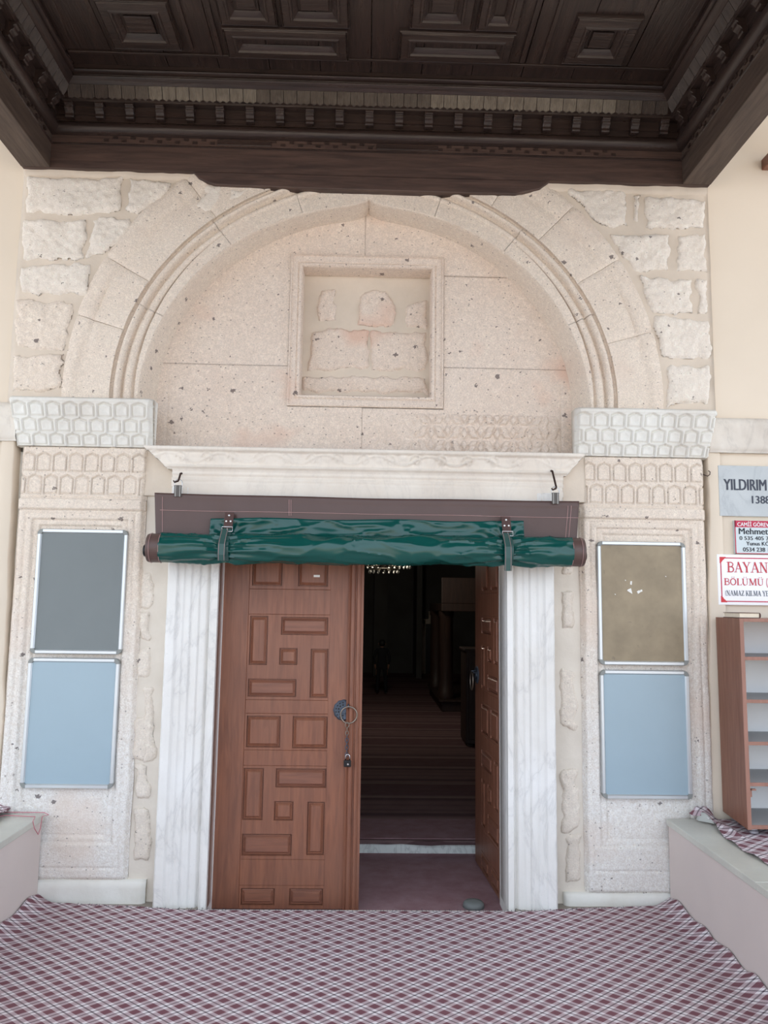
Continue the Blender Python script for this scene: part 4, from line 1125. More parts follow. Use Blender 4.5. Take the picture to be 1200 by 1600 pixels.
# tabs with rings at the top, hung on iron hooks
for k, (ax_, ay_, bx_, by_) in enumerate([(283, 742, 280, 756), (862, 738, 866, 753)]):
    tp, bt = at(ax_, ay_, -.10), at(bx_, by_, -.13)
    x_ = bt.x; z_ = bt.z
    put(MB().box(x_ - .020, x_ + .020, YC - .012, YC - .004, ztop(x_) - .02, ztop(x_) + .045), 'hanging_tab', 'webbing_grey', CU, bevel=.002)
    for e_ in (-.012, .012): put(MB().tube([(x_ + e_, YC - .013, ztop(x_) - .02), (x_ + e_, YC - .013, ztop(x_) + .042)], .001, 4), 'stitching', 'paper', CU)
    zr = ztop(x_) + .045
    put(MB().tube([(x_ - .022, YC - .008, zr - .006), (x_ + .022, YC - .008, zr - .006), (x_ + .022, YC - .006, zr + .012)] + [(x_ + .022 * math.cos(t), YC - .005, zr + .014 + .020 * math.sin(t)) for t in np.linspace(.2, math.pi - .2, 7)] + [(x_ - .022, YC - .006, zr + .012)], .0026, 6, True), 'hanging_ring', 'chrome', CU, smooth=True)
    hk = empty('iron_hook', (tp.x, -.09, tp.z - .08))
    tag(hk, ('rusty iron hook in the lintel above the left end of the rolled curtain', 'rusty iron hook in the lintel above the right end of the rolled curtain')[k], 'hook', 'hooks carrying the rolled curtain')
    zr2 = zr + .026
    put(MB().tube([(tp.x + .0, -.09, tp.z + .01), (tp.x, -.115, tp.z + .005), (x_ + (.006 if k else .002), -.150, zr2 + .006), (x_, -.162, zr2 - .004), (x_ - .018, -.165, zr2 - .012), (x_ - .024, -.165, zr2 - .002)], [.0065, .006, .006, .0055, .005, .004], 8), 'shank', 'rusty_iron', hk, smooth=True)
# small dark S hook on the plaster right of the capital
p = at(1104, 740, .0)
tag(put(MB().tube([(p.x - .016, .01, p.z - .004), (p.x - .014, -.012, p.z - .012), (p.x - .002, -.016, p.z - .018), (p.x + .012, -.016, p.z - .008), (p.x + .014, -.016, p.z + .008), (p.x + .004, -.016, p.z + .015)], .0028, 8), 'wall_hook', 'rusty_iron', smooth=True), 'small bent iron hook in the wall left of the marble plaque', 'hook')

# ================================================================== NOTICE FRAMES
def notice(pts, panel, label, seed):
    P = [at(a, b, -.012) for a, b in pts]     # TL TR BR BL
    cx_, cz_ = sum(p.x for p in P) / 4, sum(p.z for p in P) / 4
    w = ((P[1].x - P[0].x) + (P[2].x - P[3].x)) / 2; h = ((P[0].z - P[3].z) + (P[1].z - P[2].z)) / 2
    x0, x1, z0, z1 = cx_ - w / 2, cx_ + w / 2, cz_ - h / 2, cz_ + h / 2
    root = empty('notice_frame', (cx_, .0, z0)); tag(root, label, 'notice frame', 'snap frames on the pilasters')
    t = .0235; c = .030
    def prof(o, s_): return [(o, .012), (o, -.010), (o + s_ * .004, -.016), (o + s_ * (t - .006), -.016), (o + s_ * t, -.008), (o + s_ * t, .012)]
    put(MB().prism(prof(x0, 1), 'z', z0 + c, z1 - c), 'frame_rail', 'aluminium', root)
    put(MB().prism(prof(x1, -1), 'z', z0 + c, z1 - c), 'frame_rail', 'aluminium', root)
    for zz, s_ in ((z0, 1), (z1, -1)):
        put(MB().prism([(y_, z_) for z_, y_ in prof(zz, s_)], 'x', x0 + c, x1 - c), 'frame_rail', 'aluminium', root)
    for sx_, sz_, X0, ZZ in ((1, 1, x0, z0), (-1, 1, x1, z0), (1, -1, x0, z1), (-1, -1, x1, z1)):
        pts_ = [(X0 + sx_ * c, ZZ)] + [(X0 + sx_ * (c - c * math.sin(a)), ZZ + sz_ * (c - c * math.cos(a))) for a in np.linspace(.15, math.pi / 2, 7)] + [(X0 + sx_ * t, ZZ + sz_ * c), (X0 + sx_ * t, ZZ + sz_ * t), (X0 + sx_ * c, ZZ + sz_ * t)]
        put(MB().prism(pts_, 'y', -.0165, .012), 'corner_cap', 'corner_plastic', root, bevel=.002)
    put(MB().box(x0 + t - .004, x1 - t + .004, -.006, .010, z0 + t - .004, z1 - t + .004), 'backing_panel', panel, root)
    return root, (x0, x1, z0, z1)
notice([(59.6, 826), (201.5, 828), (189, 1023), (46, 1021)], 'panel_slate', 'silver frame with empty dark grey panel, upper one on the left pilaster', 1)
notice([(44.4, 1027.5), (188, 1029), (176, 1232.7), (30.7, 1231.7)], 'panel_blue', 'silver frame with pale blue panel, lower one on the left pilaster', 2)
n3, r3 = notice([(932.6, 846), (1070, 847), (1076.7, 1040), (936.8, 1039)], 'panel_tan', 'silver frame with stained tan panel and torn paper scraps, right pilaster', 3)
notice([(936.8, 1047), (1076, 1048), (1083, 1249), (941.7, 1248.3)], 'panel_blue', 'silver frame with pale blue panel, lower one on the right pilaster', 4)
for (pp) in [[(981, 921), (986, 919), (988, 928), (980, 923)], [(985, 908), (987.5, 908), (987, 914), (984.5, 913)], [(995, 924), (999, 922), (1001, 925), (997, 928)], [(1000, 922), (1003, 921), (1004, 924), (1001, 925)], [(976, 906), (978, 906), (978, 908)], [(1039, 900), (1041, 900), (1041, 902)], [(960, 928), (962, 928), (962, 930)]]:
    q = [(at(a, b, -.007).x, at(a, b, -.007).z) for a, b in pp]
    put(MB().prism(q, 'y', -.0075, -.0055), 'paper_scrap', 'paper', n3)

# ================================================================== BENCHES
def bench(sg, label):
    root = empty('stone_bench', (sg * 2.6, -1.6, 0)); tag(root, label, 'bench')
    xi = 1.738; yb = -.012
    put(MB().box(*sorted((sg * xi, sg * 3.6)), -3.4, yb, -.012, .425), 'bench_wall', 'bench_plaster', root)
    ys = [yb, -1.0, -2.1, -3.4] if sg > 0 else [yb, -1.3, -2.4, -3.4]
    for k in range(3):
        ya, yb_ = ys[k] - (.002 if k else 0), ys[k + 1]
        put(MB().box(*sorted((sg * (xi - .012), sg * 3.6)), yb_, ya, .425, .460), 'marble_slab', 'marble_bench', root, bevel=.004)
    return root
bench(-1, 'low platform with grey marble top left of the portal'); bench(1, 'low platform with grey marble top right of the portal, under the shoe cabinet')

# ================================================================== RUGS
def rug_main():
    xs = np.concatenate([np.linspace(-1.735, -1.60, 14)[:-1], np.linspace(-1.60, 1.60, 90), np.linspace(1.60, 1.735, 14)[1:]])
    ys = np.linspace(-3.4, -.085, 170)
    X, Y = np.meshgrid(xs, ys, indexing='ij')
    e = 1.735 - np.abs(X)
    Z = .004 + .0015 * fbm(X, Y, .5, 901) + (.050 + .012 * np.sin(Y * 24) + .010 * fbm(Y, Y * 0, .1, 903)) * np.clip(1 - e / .10, 0, 1) ** 1.6
    X2 = X - np.sign(X) * (.002 + .003 * (.5 + .5 * np.sin(Y * 24 + 1.0))) * np.clip(1 - e / .06, 0, 1)
    yb = np.clip((Y + .35) / .265, 0, 1)
    Y2 = Y + yb * (np.interp(np.abs(X), [0, .9, 1.2, 1.6, 1.66, 1.735], [-.045, -.04, .01, .045, .055, .072]) + .006 * fbm(X, X * 0, .05, 907))
    V = np.stack([X2, Y2, Z], -1).reshape(-1, 3); V2 = V.copy(); V2[:, 2] -= .006; V2[:, 2] = np.maximum(V2[:, 2], -.0115) if False else V2[:, 2]
    n, m_ = X.shape; idx = np.arange(n * m_).reshape(n, m_); q = np.stack([idx[:-1, :-1], idx[1:, :-1], idx[1:, 1:], idx[:-1, 1:]], -1).reshape(-1, 4)
    ring = list(idx[:, 0]) + list(idx[-1, 1:]) + list(idx[-2::-1, -1]) + list(idx[0, -2:0:-1]); off = n * m_
    sk = np.array([(ring[(i + 1) % len(ring)], ring[i], ring[i] + off, ring[(i + 1) % len(ring)] + off) for i in range(len(ring))])
    o = finish('plaid_rug', np.vstack([V, V2]), np.vstack([q, q[:, ::-1] + off, sk]), 'plaid', None, smooth=True, angle=60, origin=(0, -1.7, -.004))
    tag(o, 'large maroon and white plaid rug covering the porch floor before the door', 'rug')
    return o
rug_main()
# fringe threads along the back edge
fr = MB()
for k in range(150):
    x = -1.5 + 3.0 * k / 149 + random.uniform(-.008, .008); y = -.085 + np.interp(abs(x), [0, .9, 1.2, 1.6], [-.045, -.04, -.012, .03])
    fr.tube([(x, y - .006, .005), (x + random.uniform(-.006, .006), y + random.uniform(.004, .014), .004 + random.uniform(0, .008))], .0012, 4)
fo = put(fr, 'rug_fringe', 'letter_dark'); fo.parent = bpy.data.objects['plaid_rug']; fo.location = fo.location - bpy.data.objects['plaid_rug'].location; fo['kind'] = 'stuff'
# rug on the right bench with a turned-over corner
def bench_rug(name, edge, sg, label, far, seed, fold):
    """edge: outer boundary points (x, y) from the wall towards the viewer; the sheet runs from it to x = far"""
    E = np.array(edge); n = 70; m_ = 60
    s_ = np.concatenate([[0], np.cumsum(np.hypot(*np.diff(E, axis=0).T))]); t = np.linspace(0, s_[-1], n)
    ex, ey = np.interp(t, s_, E[:, 0]), np.interp(t, s_, E[:, 1])
    U = np.linspace(0, 1, m_); V = []
    for i in range(n):
        for j in range(m_):
            x = ex[i] + (far - ex[i]) * U[j] ** 1.5; y = ey[i] + (0 if True else 0)
            d = abs(x - ex[i])
            z = .466 + .003 * float(fbm(np.array(x), np.array(y), .12, seed)) + .012 * math.exp(-d / .06) * (.5 + .5 * math.sin(t[i] * 30))
            z += fold(x, y)
            V.append((x, y, max(z, .464)))
    V = np.array(V); idx = np.arange(n * m_).reshape(n, m_); q = np.stack([idx[:-1, :-1], idx[1:, :-1], idx[1:, 1:], idx[:-1, 1:]], -1).reshape(-1, 4)
    V2 = V.copy(); V2[:, 2] -= .0035; off = len(V)
    ring = list(idx[:, 0]) + list(idx[-1, 1:]) + list(idx[-2::-1, -1]) + list(idx[0, -2:0:-1])
    sk = np.array([(ring[(i + 1) % len(ring)], ring[i], ring[i] + off, ring[(i + 1) % len(ring)] + off) for i in range(len(ring))])
    o = finish(name, np.vstack([V, V2]), np.vstack([q, q[:, ::-1] + off, sk]), ['plaid_bench'], None, smooth=True, angle=60)
    tag(o, label, 'rug'); return o
ed = [(1.845, -.04)]
for a_, b_ in [(1093, 1284), (1117, 1290), (1123, 1299), (1133, 1309), (1150, 1321), (1167, 1333), (1183, 1341), (1200, 1351)]:
    p = atz(a_, b_, .465); ed.append((p.x, p.y))
ed.append((ed[-1][0] + .05, ed[-1][1] - .35)); ed.append((ed[-1][0] + .05, ed[-1][1] - .6))
print('rug edge', ed)
def foldR(x, y):
    a = .045 * math.exp(-((x - 1.93) / .05) ** 2 - ((y + .05) / .06) ** 2)
    b = .040 * math.exp(-((y + .015) / .035) ** 2) + .022 * math.exp(-((x - 1.90 - (-.1 - y) * .3) / .022) ** 2) * (y > -.42)
    return (a + b) * (1 if x < 1.96 else max(0, 1 - (x - 1.96) / .03))
ORIG = bench_rug('plaid_rug', ed, 1, 'crumpled maroon plaid rug on the right platform, under the shoe cabinet', 3.3, 911, foldR)
# turned-back corner showing the pale underside
p0 = atz(1091, 1283, .47); p1 = atz(1117, 1288, .47); p2 = at(1108, 1271, p0.y - .0)
V = []; nU = 12
for i in range(nU):
    u = i / (nU - 1)
    a = p0.lerp(p1, u); h = .045 * math.sin(math.pi * u) ** .8
    for j in range(6):
        v = j / 5; V.append((a.x, a.y + .03 * v - .01 * math.sin(v * math.pi), a.z + .002 + h * math.sin(v * math.pi / 2) ))
idx = np.arange(nU * 6).reshape(nU, 6); q = np.stack([idx[:-1, :-1], idx[1:, :-1], idx[1:, 1:], idx[:-1, 1:]], -1).reshape(-1, 4)
fl = finish('turned_corner', np.array(V), q, 'rug_underside', ORIG, smooth=True); fl['label'] = 'pale grey underside of the turned-up rug corner'
# small end of a rug on the left bench
edl = []
for a_, b_ in [(22, 1262), (14, 1268), (8, 1272), (0, 1277), (-20, 1288)]:
    p = atz(a_, b_, .475); edl.append((p.x, p.y))
edl = [(edl[0][0] + .0, -.03)] + edl + [(edl[-1][0] - .1, edl[-1][1] - .3)]
bench_rug('plaid_rug', edl, -1, 'end of a folded maroon plaid rug on the left platform', -3.3, 921, lambda x, y: .03 + .010 * math.sin(x * 40))
# pink string on the left bench
P = [atz(a_, b_, .468) for a_, b_ in [(2, 1263), (20, 1258), (45, 1257.5), (62, 1259), (74, 1266), (76, 1273)]]
for q_ in P: q_.y = min(q_.y, -.02)
e0 = atz(76, 1273, .466); P = [tuple(p) for p in P]
e1 = at(72, 1283, -.05); P += [(-1.722, -.05, .455), (-1.720, -.07, .40), (-1.718, -.10, .375), (-1.720, -.15, .42), (-1.722, -.17, .462)]
Q = [atz(a_, b_, .467) for a_, b_ in [(55, 1276), (30, 1275), (8, 1274), (-8, 1277)]]
P += [tuple(p) for p in Q]
tag(put(MB().tube(P, .0022, 6), 'string', 'string_pink', smooth=True), 'thin pink string lying over the corner of the left platform', 'string')

# ================================================================== SHOE CABINET
cabx, caby = 2.012, -.37
CB = empty('shoe_cabinet', (2.4, -.2, .52)); tag(CB, 'brown laminate open shoe cabinet with white back on the right platform', 'cabinet')
zt_c = at(1152, 966, -.37).z; zb_c = at(1173, 1297, -.37).z
W = .62; sl = .045; t = .018; X0 = at(1160, 1130, -.37).x
def sk(x, y): return x - (y + .37) / .40 * -.0 + (y + .37) * .10     # slight turn of the cabinet
def sbox(name, x0, x1, y0, y1, z0, z1, mat, bevel=.001):
    mb = MB().box(x0, x1, y0, y1, z0, z1); mb.v = [(sk(x, y), y, z) for x, y, z in mb.v]; return put(mb, name, mat, CB, bevel=bevel)
xl = at(1152, 967, -.37).x; xl2 = at(1173, 1297, -.37).x; xl = (xl + xl2) / 2
print('cabinet', xl, zt_c, zb_c)
sbox('side_panel', xl, xl + t, -.362, -.01, zb_c, zt_c, 'laminate'); sbox('side_panel', xl + W - t, xl + W, -.362, -.01, zb_c, zt_c, 'laminate')
sbox('side_edge', xl - .0005, xl + t + .003, -.368, -.360, zb_c, zt_c, 'laminate_edge'); sbox('side_edge', xl + W - t - .003, xl + W, -.368, -.360, zb_c, zt_c, 'laminate_edge')
sbox('top_panel', xl + t + .003, xl + W - t - .003, -.368, -.01, zt_c - t, zt_c, 'laminate_edge')
sbox('back_panel', xl + t, xl + W - t, -.024, -.012, zb_c, zt_c - t, 'cabinet_back')
for pyf in (1029, 1096, 1162, 1226):
    zz = at(1175, pyf, -.37).z
    sbox('shelf', xl + t + .003, xl + W - t - .003, -.358, -.026, zz - .009, zz + .009, 'shelf_grey')
    sbox('shelf_edge', xl + t + .003, xl + W - t - .003, -.366, -.358, zz - .009, zz + .009, 'laminate_edge')
zz = at(1180, 1293, -.37).z
sbox('bottom_panel', xl + t + .003, xl + W - t - .003, -.358, -.026, zz - .010, zz + .010, 'shelf_grey')
sbox('shelf_edge', xl + t + .003, xl + W - t - .003, -.366, -.358, zz - .010, zz + .010, 'laminate_edge')
for fx, fy in ((xl + .05, -.31), (xl + W - .05, -.31), (xl + .05, -.08), (xl + W - .05, -.08)):
    o = put(MB().lathe((sk(fx, fy), fy, .472), [(.026, 0), (.026, .012), (.022, .016), (.022, zb_c - .472)], 20), 'foot', 'foot_metal', CB, smooth=True, angle=40)
p = at(1176, 1240, -.37)
put(MB().box(sk(xl + t, -.34), sk(xl + t, -.34) + .012, -.36, -.30, p.z - .02, p.z + .02).box(sk(xl + t, -.34), sk(xl + t, -.34) + .035, -.36, -.345, p.z + .012, p.z + .02), 'hinge_plate', 'laminate_edge', CB, bevel=.001)
# book lying on top
bl, brr = at(1131, 965, -.33), at(1193, 965, -.37)
BK = empty('book', ((bl.x + brr.x) / 2, -.25, zt_c)); tag(BK, 'thick closed book with cream pages lying on top of the shoe cabinet', 'book')
bx0, bx1 = 2.0, brr.x; hb = .030
bx0 = at(1155, 965, -.335).x
put(MB().box(bx0, bx1, -.335, -.15, zt_c + .001, zt_c + .004).box(bx0, bx1, -.335, -.15, zt_c + hb - .003, zt_c + hb).prism([(bx1 - .002, zt_c + .001), (bx1 + .004, zt_c + .006), (bx1 + .005, zt_c + hb / 2), (bx1 + .004, zt_c + hb - .005), (bx1 - .002, zt_c + hb)], 'y', -.335, -.15), 'cover', 'book_cover', BK)
put(MB().box(bx0 + .005, bx1 - .002, -.330, -.155, zt_c + .004, zt_c + hb - .003), 'page_block', 'book_pages', BK)

# ================================================================== SIGNS
def text_part(name, s, x0, x1, z0, z1, y, mat, parent, bold=0.0, depth=.0012):
    cu = bpy.data.curves.new('txt', 'FONT'); cu.body = s; cu.size = 1; cu.resolution_u = 3
    o = bpy.data.objects.new('txt', cu); COL.objects.link(o)
    bpy.context.view_layer.update()
    me = o.evaluated_get(bpy.context.evaluated_depsgraph_get()).to_mesh()
    V = np.array([tuple(v.co) for v in me.vertices]); F = [tuple(p.vertices) for p in me.polygons]
    bpy.data.objects.remove(o); bpy.data.curves.remove(cu)
    mn, mx = V.min(0), V.max(0); X = x0 + (V[:, 0] - mn[0]) / (mx[0] - mn[0]) * (x1 - x0); Z = z0 + (V[:, 1] - mn[1]) / (mx[1] - mn[1]) * (z1 - z0)
    b = bold * (z1 - z0) * 3.0; mb = MB()
    for q, dx_ in enumerate((-b, -b / 3, b / 3, b) if b else (0,)):
        mb.add(np.stack([X + dx_, 0 * X + y - depth - q * .00006, Z], -1).tolist(), F)
    return finish(name, mb.v, mb.f, mat, parent)
def prect(x0, y0, x1, y1, Y):
    a, b = at(x0, (y0 + y1) / 2, Y), at(x1, (y0 + y1) / 2, Y); c, d = at((x0 + x1) / 2, y0, Y), at((x0 + x1) / 2, y1, Y); return a.x, b.x, d.z, c.z
# serif stroke letters
def arcp(cx_, cy_, rx, ry, a0_, a1_, n=10):
    return [(cx_ + rx * math.cos(math.radians(a0_ + (a1_ - a0_) * k / n)), cy_ + ry * math.sin(math.radians(a0_ + (a1_ - a0_) * k / n))) for k in range(n + 1)]
TH, TN = .15, .06
G = {
 'I': (.34, [([(.17, 0), (.17, 1)], TH)], [(.17, 0), (.17, 1)]),
 'B': (.70, [([(.17, 0), (.17, 1)], TH), ([(.17, .97)] + arcp(.36, .76, .22, .21, 90, -90) + [(.17, .53)], .09), ([(.17, .53)] + arcp(.38, .28, .25, .25, 90, -90) + [(.17, .03)], .10)], [(.14, 0), (.14, 1)]),
 'A': (.78, [([(.10, 0), (.40, 1)], TN), ([(.38, 1), (.68, 0)], TH), ([(.2, .34), (.58, .34)], TN)], [(.10, 0), (.68, 0)]),
 'Y': (.76, [([(.10, 1), (.38, .45)], TH), ([(.66, 1), (.38, .45)], TN), ([(.38, .48), (.38, 0)], TH)], [(.10, 1), (.66, 1), (.38, 0)]),
 'N': (.84, [([(.16, 0), (.16, 1)], TN), ([(.16, 1), (.68, 0)], TH), ([(.68, 0), (.68, 1)], TN)], [(.16, 0), (.16, 1), (.68, 1)]),
 'O': (.80, [(arcp(.40, .5, .31, .47, 0, 360, 22), .12)], []),
 'L': (.62, [([(.17, 0), (.17, 1)], TH), ([(.1, .03), (.56, .03), (.56, .2)], TN)], [(.17, 0), (.17, 1)]),
 'U': (.82, [([(.17, 1), (.17, .33)] + arcp(.40, .30, .23, .27, 180, 270, 6), .13), (arcp(.42, .30, .23, .27, 270, 360, 6) + [(.65, 1)], TN)], [(.17, 1), (.65, 1)]),
 'M': (1.0, [([(.16, 0), (.18, 1)], TN), ([(.18, 1), (.50, .05)], TH), ([(.50, .05), (.80, 1)], TN), ([(.82, 1), (.84, 0)], TH)], [(.16, 0), (.18, 1), (.84, 0), (.82, 1)]),
 'Z': (.66, [([(.1, .97), (.56, .97)], TN), ([(.54, .97), (.12, .03)], TH), ([(.1, .03), (.58, .03), (.58, .2)], TN), ([(.1, .97), (.1, .8)], TN)], []),
 'K': (.76, [([(.17, 0), (.17, 1)], TH), ([(.2, .42), (.62, 1)], TN), ([(.32, .55), (.66, 0)], TH)], [(.17, 0), (.17, 1), (.62, 1), (.66, 0)]),
 'E': (.66, [([(.17, 0), (.17, 1)], TH), ([(.12, .97), (.56, .97), (.56, .82)], TN), ([(.2, .52), (.46, .52)], TN), ([(.12, .03), (.58, .03), (.58, .2)], TN)], [(.14, 0), (.14, 1)]),
 '(': (.34, [(arcp(.42, .45, .28, .62, 125, 235, 8), .08)], []), ' ': (.32, [], [])}
def serif(name, s, x0, x1, z0, z1, y, mat, parent, depth=.0012):
    mb = MB(); cur = 0; polys = []
    def seg(p, q, w):
        dx_, dy_ = q[0] - p[0], q[1] - p[1]; l = math.hypot(dx_, dy_) or 1; nx_, ny_ = -dy_ / l * w / 2, dx_ / l * w / 2; ex_, ey_ = dx_ / l * w * .12, dy_ / l * w * .12
        return [(p[0] + nx_ - ex_, p[1] + ny_ - ey_), (p[0] - nx_ - ex_, p[1] - ny_ - ey_), (q[0] - nx_ + ex_, q[1] - ny_ + ey_), (q[0] + nx_ + ex_, q[1] + ny_ + ey_)]
    for ch in s:
        base = {'Ö': 'O', 'Ü': 'U', 'İ': 'I'}.get(ch, ch); w, st, sf = G[base]
        for pts, th in st:
            for i in range(len(pts) - 1): polys.append([(cur + a, b) for a, b in seg(pts[i], pts[i + 1], th)])
        for (sx_, sy_) in sf:
            zc = .025 if sy_ < .5 else .975; polys.append([(cur + sx_ - .15, zc - .025), (cur + sx_ + .15, zc - .025), (cur + sx_ + .15, zc + .025), (cur + sx_ - .15, zc + .025)])
        if ch in 'ÖÜ':
            for dx_ in (-.13, .13): polys.append([(cur + w / 2 + dx_ + .06 * math.cos(a), 1.18 + .06 * math.sin(a)) for a in np.linspace(0, 2 * math.pi, 9)[:-1]])
        cur += w
    k = (x1 - x0) / cur
    for i, p in enumerate(polys):
        yy = y - depth - .0001 * (i % 7)
        mb.add([(x0 + a * k, yy, z0 + b * (z1 - z0)) for a, b in p], [tuple(range(len(p)))])
    return put(mb, name, mat, parent)
YS = .008
def board(name, px4, mat, label, cat, thick=.012, wide=1.0):
    (ax_, ay_), (bx_, by_) = px4
    A, B = at(ax_, ay_, YS), at(bx_, by_, YS); x0 = (A.x + B.x) / 2; root = empty(name, (x0 + wide / 2, .01, B.z)); tag(root, label, cat)
    put(MB().box(x0, x0 + wide, YS, .032, B.z, A.z), 'sign_board', mat, root, bevel=.002); return root, x0, B.z, A.z
pl, x0, z0, z1 = board('marble_plaque', ((1121, 727), (1126, 806)), 'marble_plaque', 'grey marble plaque with carved mosque name at the right edge, topmost sign', 'plaque', .02, .78)
text_part('lettering', 'YILDIRIM', *prect(1131, 749, 1197, 766, YS), YS, 'letter_dark', pl, .012)
r = prect(1175, 775, 1203, 787, YS); text_part('lettering', '1388', r[0], r[1], r[2], r[3], YS, 'letter_dark', pl, .012)
rs, x0, z0, z1 = board('staff_notice_sign', ((1147, 813), (1150, 865)), 'sign_grey', 'small grey sign with red header and phone numbers, between plaque and white sign', 'sign', .006, .45)
zr_ = at(1170, 824, YS).z
put(MB().box(x0 + .001, x0 + .449, YS - .0008, YS + .001, zr_, z1 - .001), 'red_header', 'sign_rose', rs)
put(MB().box(x0, x0 + .005, YS - .0008, YS + .001, z0, z1).box(x0, x0 + .45, YS - .0008, YS + .001, z0, z0 + .004), 'red_border', 'sign_rose', rs)
text_part('lettering', 'CAMİİ GÖREV', *prect(1152, 814.5, 1201, 822.5, YS - .001), YS - .001, 'sign_white', rs, .005)
text_part('lettering', 'Mehmet', *prect(1154.5, 825.5, 1200, 835, YS), YS, 'letter_black', rs, .012)
text_part('lettering', '0 535 405 7', *prect(1155.5, 838, 1201, 844, YS), YS, 'letter_black', rs, .010)
text_part('lettering', 'Yunus KÖ', *prect(1166, 845, 1202, 852.5, YS), YS, 'letter_black', rs, .010)
text_part('lettering', '0534 238 1', *prect(1161, 855.5, 1201, 862, YS), YS, 'letter_black', rs, .012)
ws, x0, z0, z1 = board('women_section_sign', ((1119, 866), (1124, 945)), 'sign_white', 'white sign with red border and large red letters above the shoe cabinet', 'sign', .006, .70)
bmb = MB(); i_ = .018; tb = .006
xa, xb, za, zb = x0 + i_, x0 + .70 - i_, z0 + i_, z1 - i_
bmb.box(xa, xb, YS - .001, YS + .001, zb - tb, zb).box(xa, xb, YS - .001, YS + .001, za, za + tb).box(xa, xa + tb, YS - .001, YS + .001, za, zb).box(xb - tb, xb, YS - .001, YS + .001, za, zb)
put(bmb, 'red_border', 'sign_rose', ws)
for zc_, s_ in ((zb, -1), (za, 1)):
    pts = [(xa - .003, zc_ - s_ * .003), (xa + .034, zc_ - s_ * .003)] + [(xa + .034 - .0 - .034 * math.sin(a) * .75, zc_ + s_ * (.034 - .034 * math.cos(a) * .75 + .0)) for a in np.linspace(.5, 1.25, 5)] + [(xa - .003, zc_ + s_ * .034)]
    put(MB().prism(pts, 'y', YS - .0015, YS + .001), 'corner_ornament', 'sign_red', ws)
serif('lettering', 'BAYAN', *prect(1135.5, 878.5, 1200, 894.5, YS), YS, 'letter_red', ws)
serif('lettering', 'BÖLÜMÜ', *prect(1131, 904, 1193.5, 914.5, YS), YS, 'letter_red', ws)
r = prect(1196, 903, 1200, 917, YS); serif('lettering', '(', *r, YS, 'letter_red', ws)
serif('lettering', '(NAMAZ KILMA YE', *prect(1132.5, 923, 1201, 931, YS), YS, 'letter_blue', ws)

# ================================================================== INSIDE THE HALL
# raised wooden platform on posts
pb = atz(690, 1112, .006); Yp = pb.y
MP = empty('raised_platform', (pb.x + .9, Yp + 1, 0)); tag(MP, 'dark wooden gallery on posts standing in the dim hall behind the doorway', 'platform')
xa, xb = at(672, 1080, Yp).x, at(672, 1080, Yp).x + 2.4
zt1 = at(700, 1094, Yp).z
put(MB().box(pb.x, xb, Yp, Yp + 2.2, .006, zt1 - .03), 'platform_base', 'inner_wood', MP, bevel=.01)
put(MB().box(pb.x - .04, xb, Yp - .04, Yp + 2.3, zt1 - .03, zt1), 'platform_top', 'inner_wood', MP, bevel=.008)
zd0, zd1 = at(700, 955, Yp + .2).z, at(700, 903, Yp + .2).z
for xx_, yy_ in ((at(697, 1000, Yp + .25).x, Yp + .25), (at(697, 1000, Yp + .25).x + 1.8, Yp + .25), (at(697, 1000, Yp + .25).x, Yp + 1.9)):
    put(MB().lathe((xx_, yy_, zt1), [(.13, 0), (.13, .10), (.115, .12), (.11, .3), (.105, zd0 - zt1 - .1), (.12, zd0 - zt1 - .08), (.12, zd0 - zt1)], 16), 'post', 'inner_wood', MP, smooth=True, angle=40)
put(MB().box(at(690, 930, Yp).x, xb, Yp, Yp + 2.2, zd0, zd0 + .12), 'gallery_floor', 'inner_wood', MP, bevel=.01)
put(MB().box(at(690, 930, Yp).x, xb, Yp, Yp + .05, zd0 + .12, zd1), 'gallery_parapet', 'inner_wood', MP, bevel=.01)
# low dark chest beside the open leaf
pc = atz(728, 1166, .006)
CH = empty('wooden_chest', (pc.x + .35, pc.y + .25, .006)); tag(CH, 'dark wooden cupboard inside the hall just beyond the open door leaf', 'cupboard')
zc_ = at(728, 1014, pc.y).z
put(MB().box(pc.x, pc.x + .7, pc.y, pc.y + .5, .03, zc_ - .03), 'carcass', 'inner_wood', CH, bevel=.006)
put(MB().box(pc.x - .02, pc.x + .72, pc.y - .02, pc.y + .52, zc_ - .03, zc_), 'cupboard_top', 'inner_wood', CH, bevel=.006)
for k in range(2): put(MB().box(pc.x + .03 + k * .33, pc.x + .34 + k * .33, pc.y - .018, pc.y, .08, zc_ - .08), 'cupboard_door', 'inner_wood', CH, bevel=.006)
for k in range(4): put(MB().box(pc.x + .02 + (k % 2) * .60, pc.x + .08 + (k % 2) * .60, pc.y + .02 + (k // 2) * .40, pc.y + .08 + (k // 2) * .40, .006, .03), 'foot', 'inner_wood', CH)
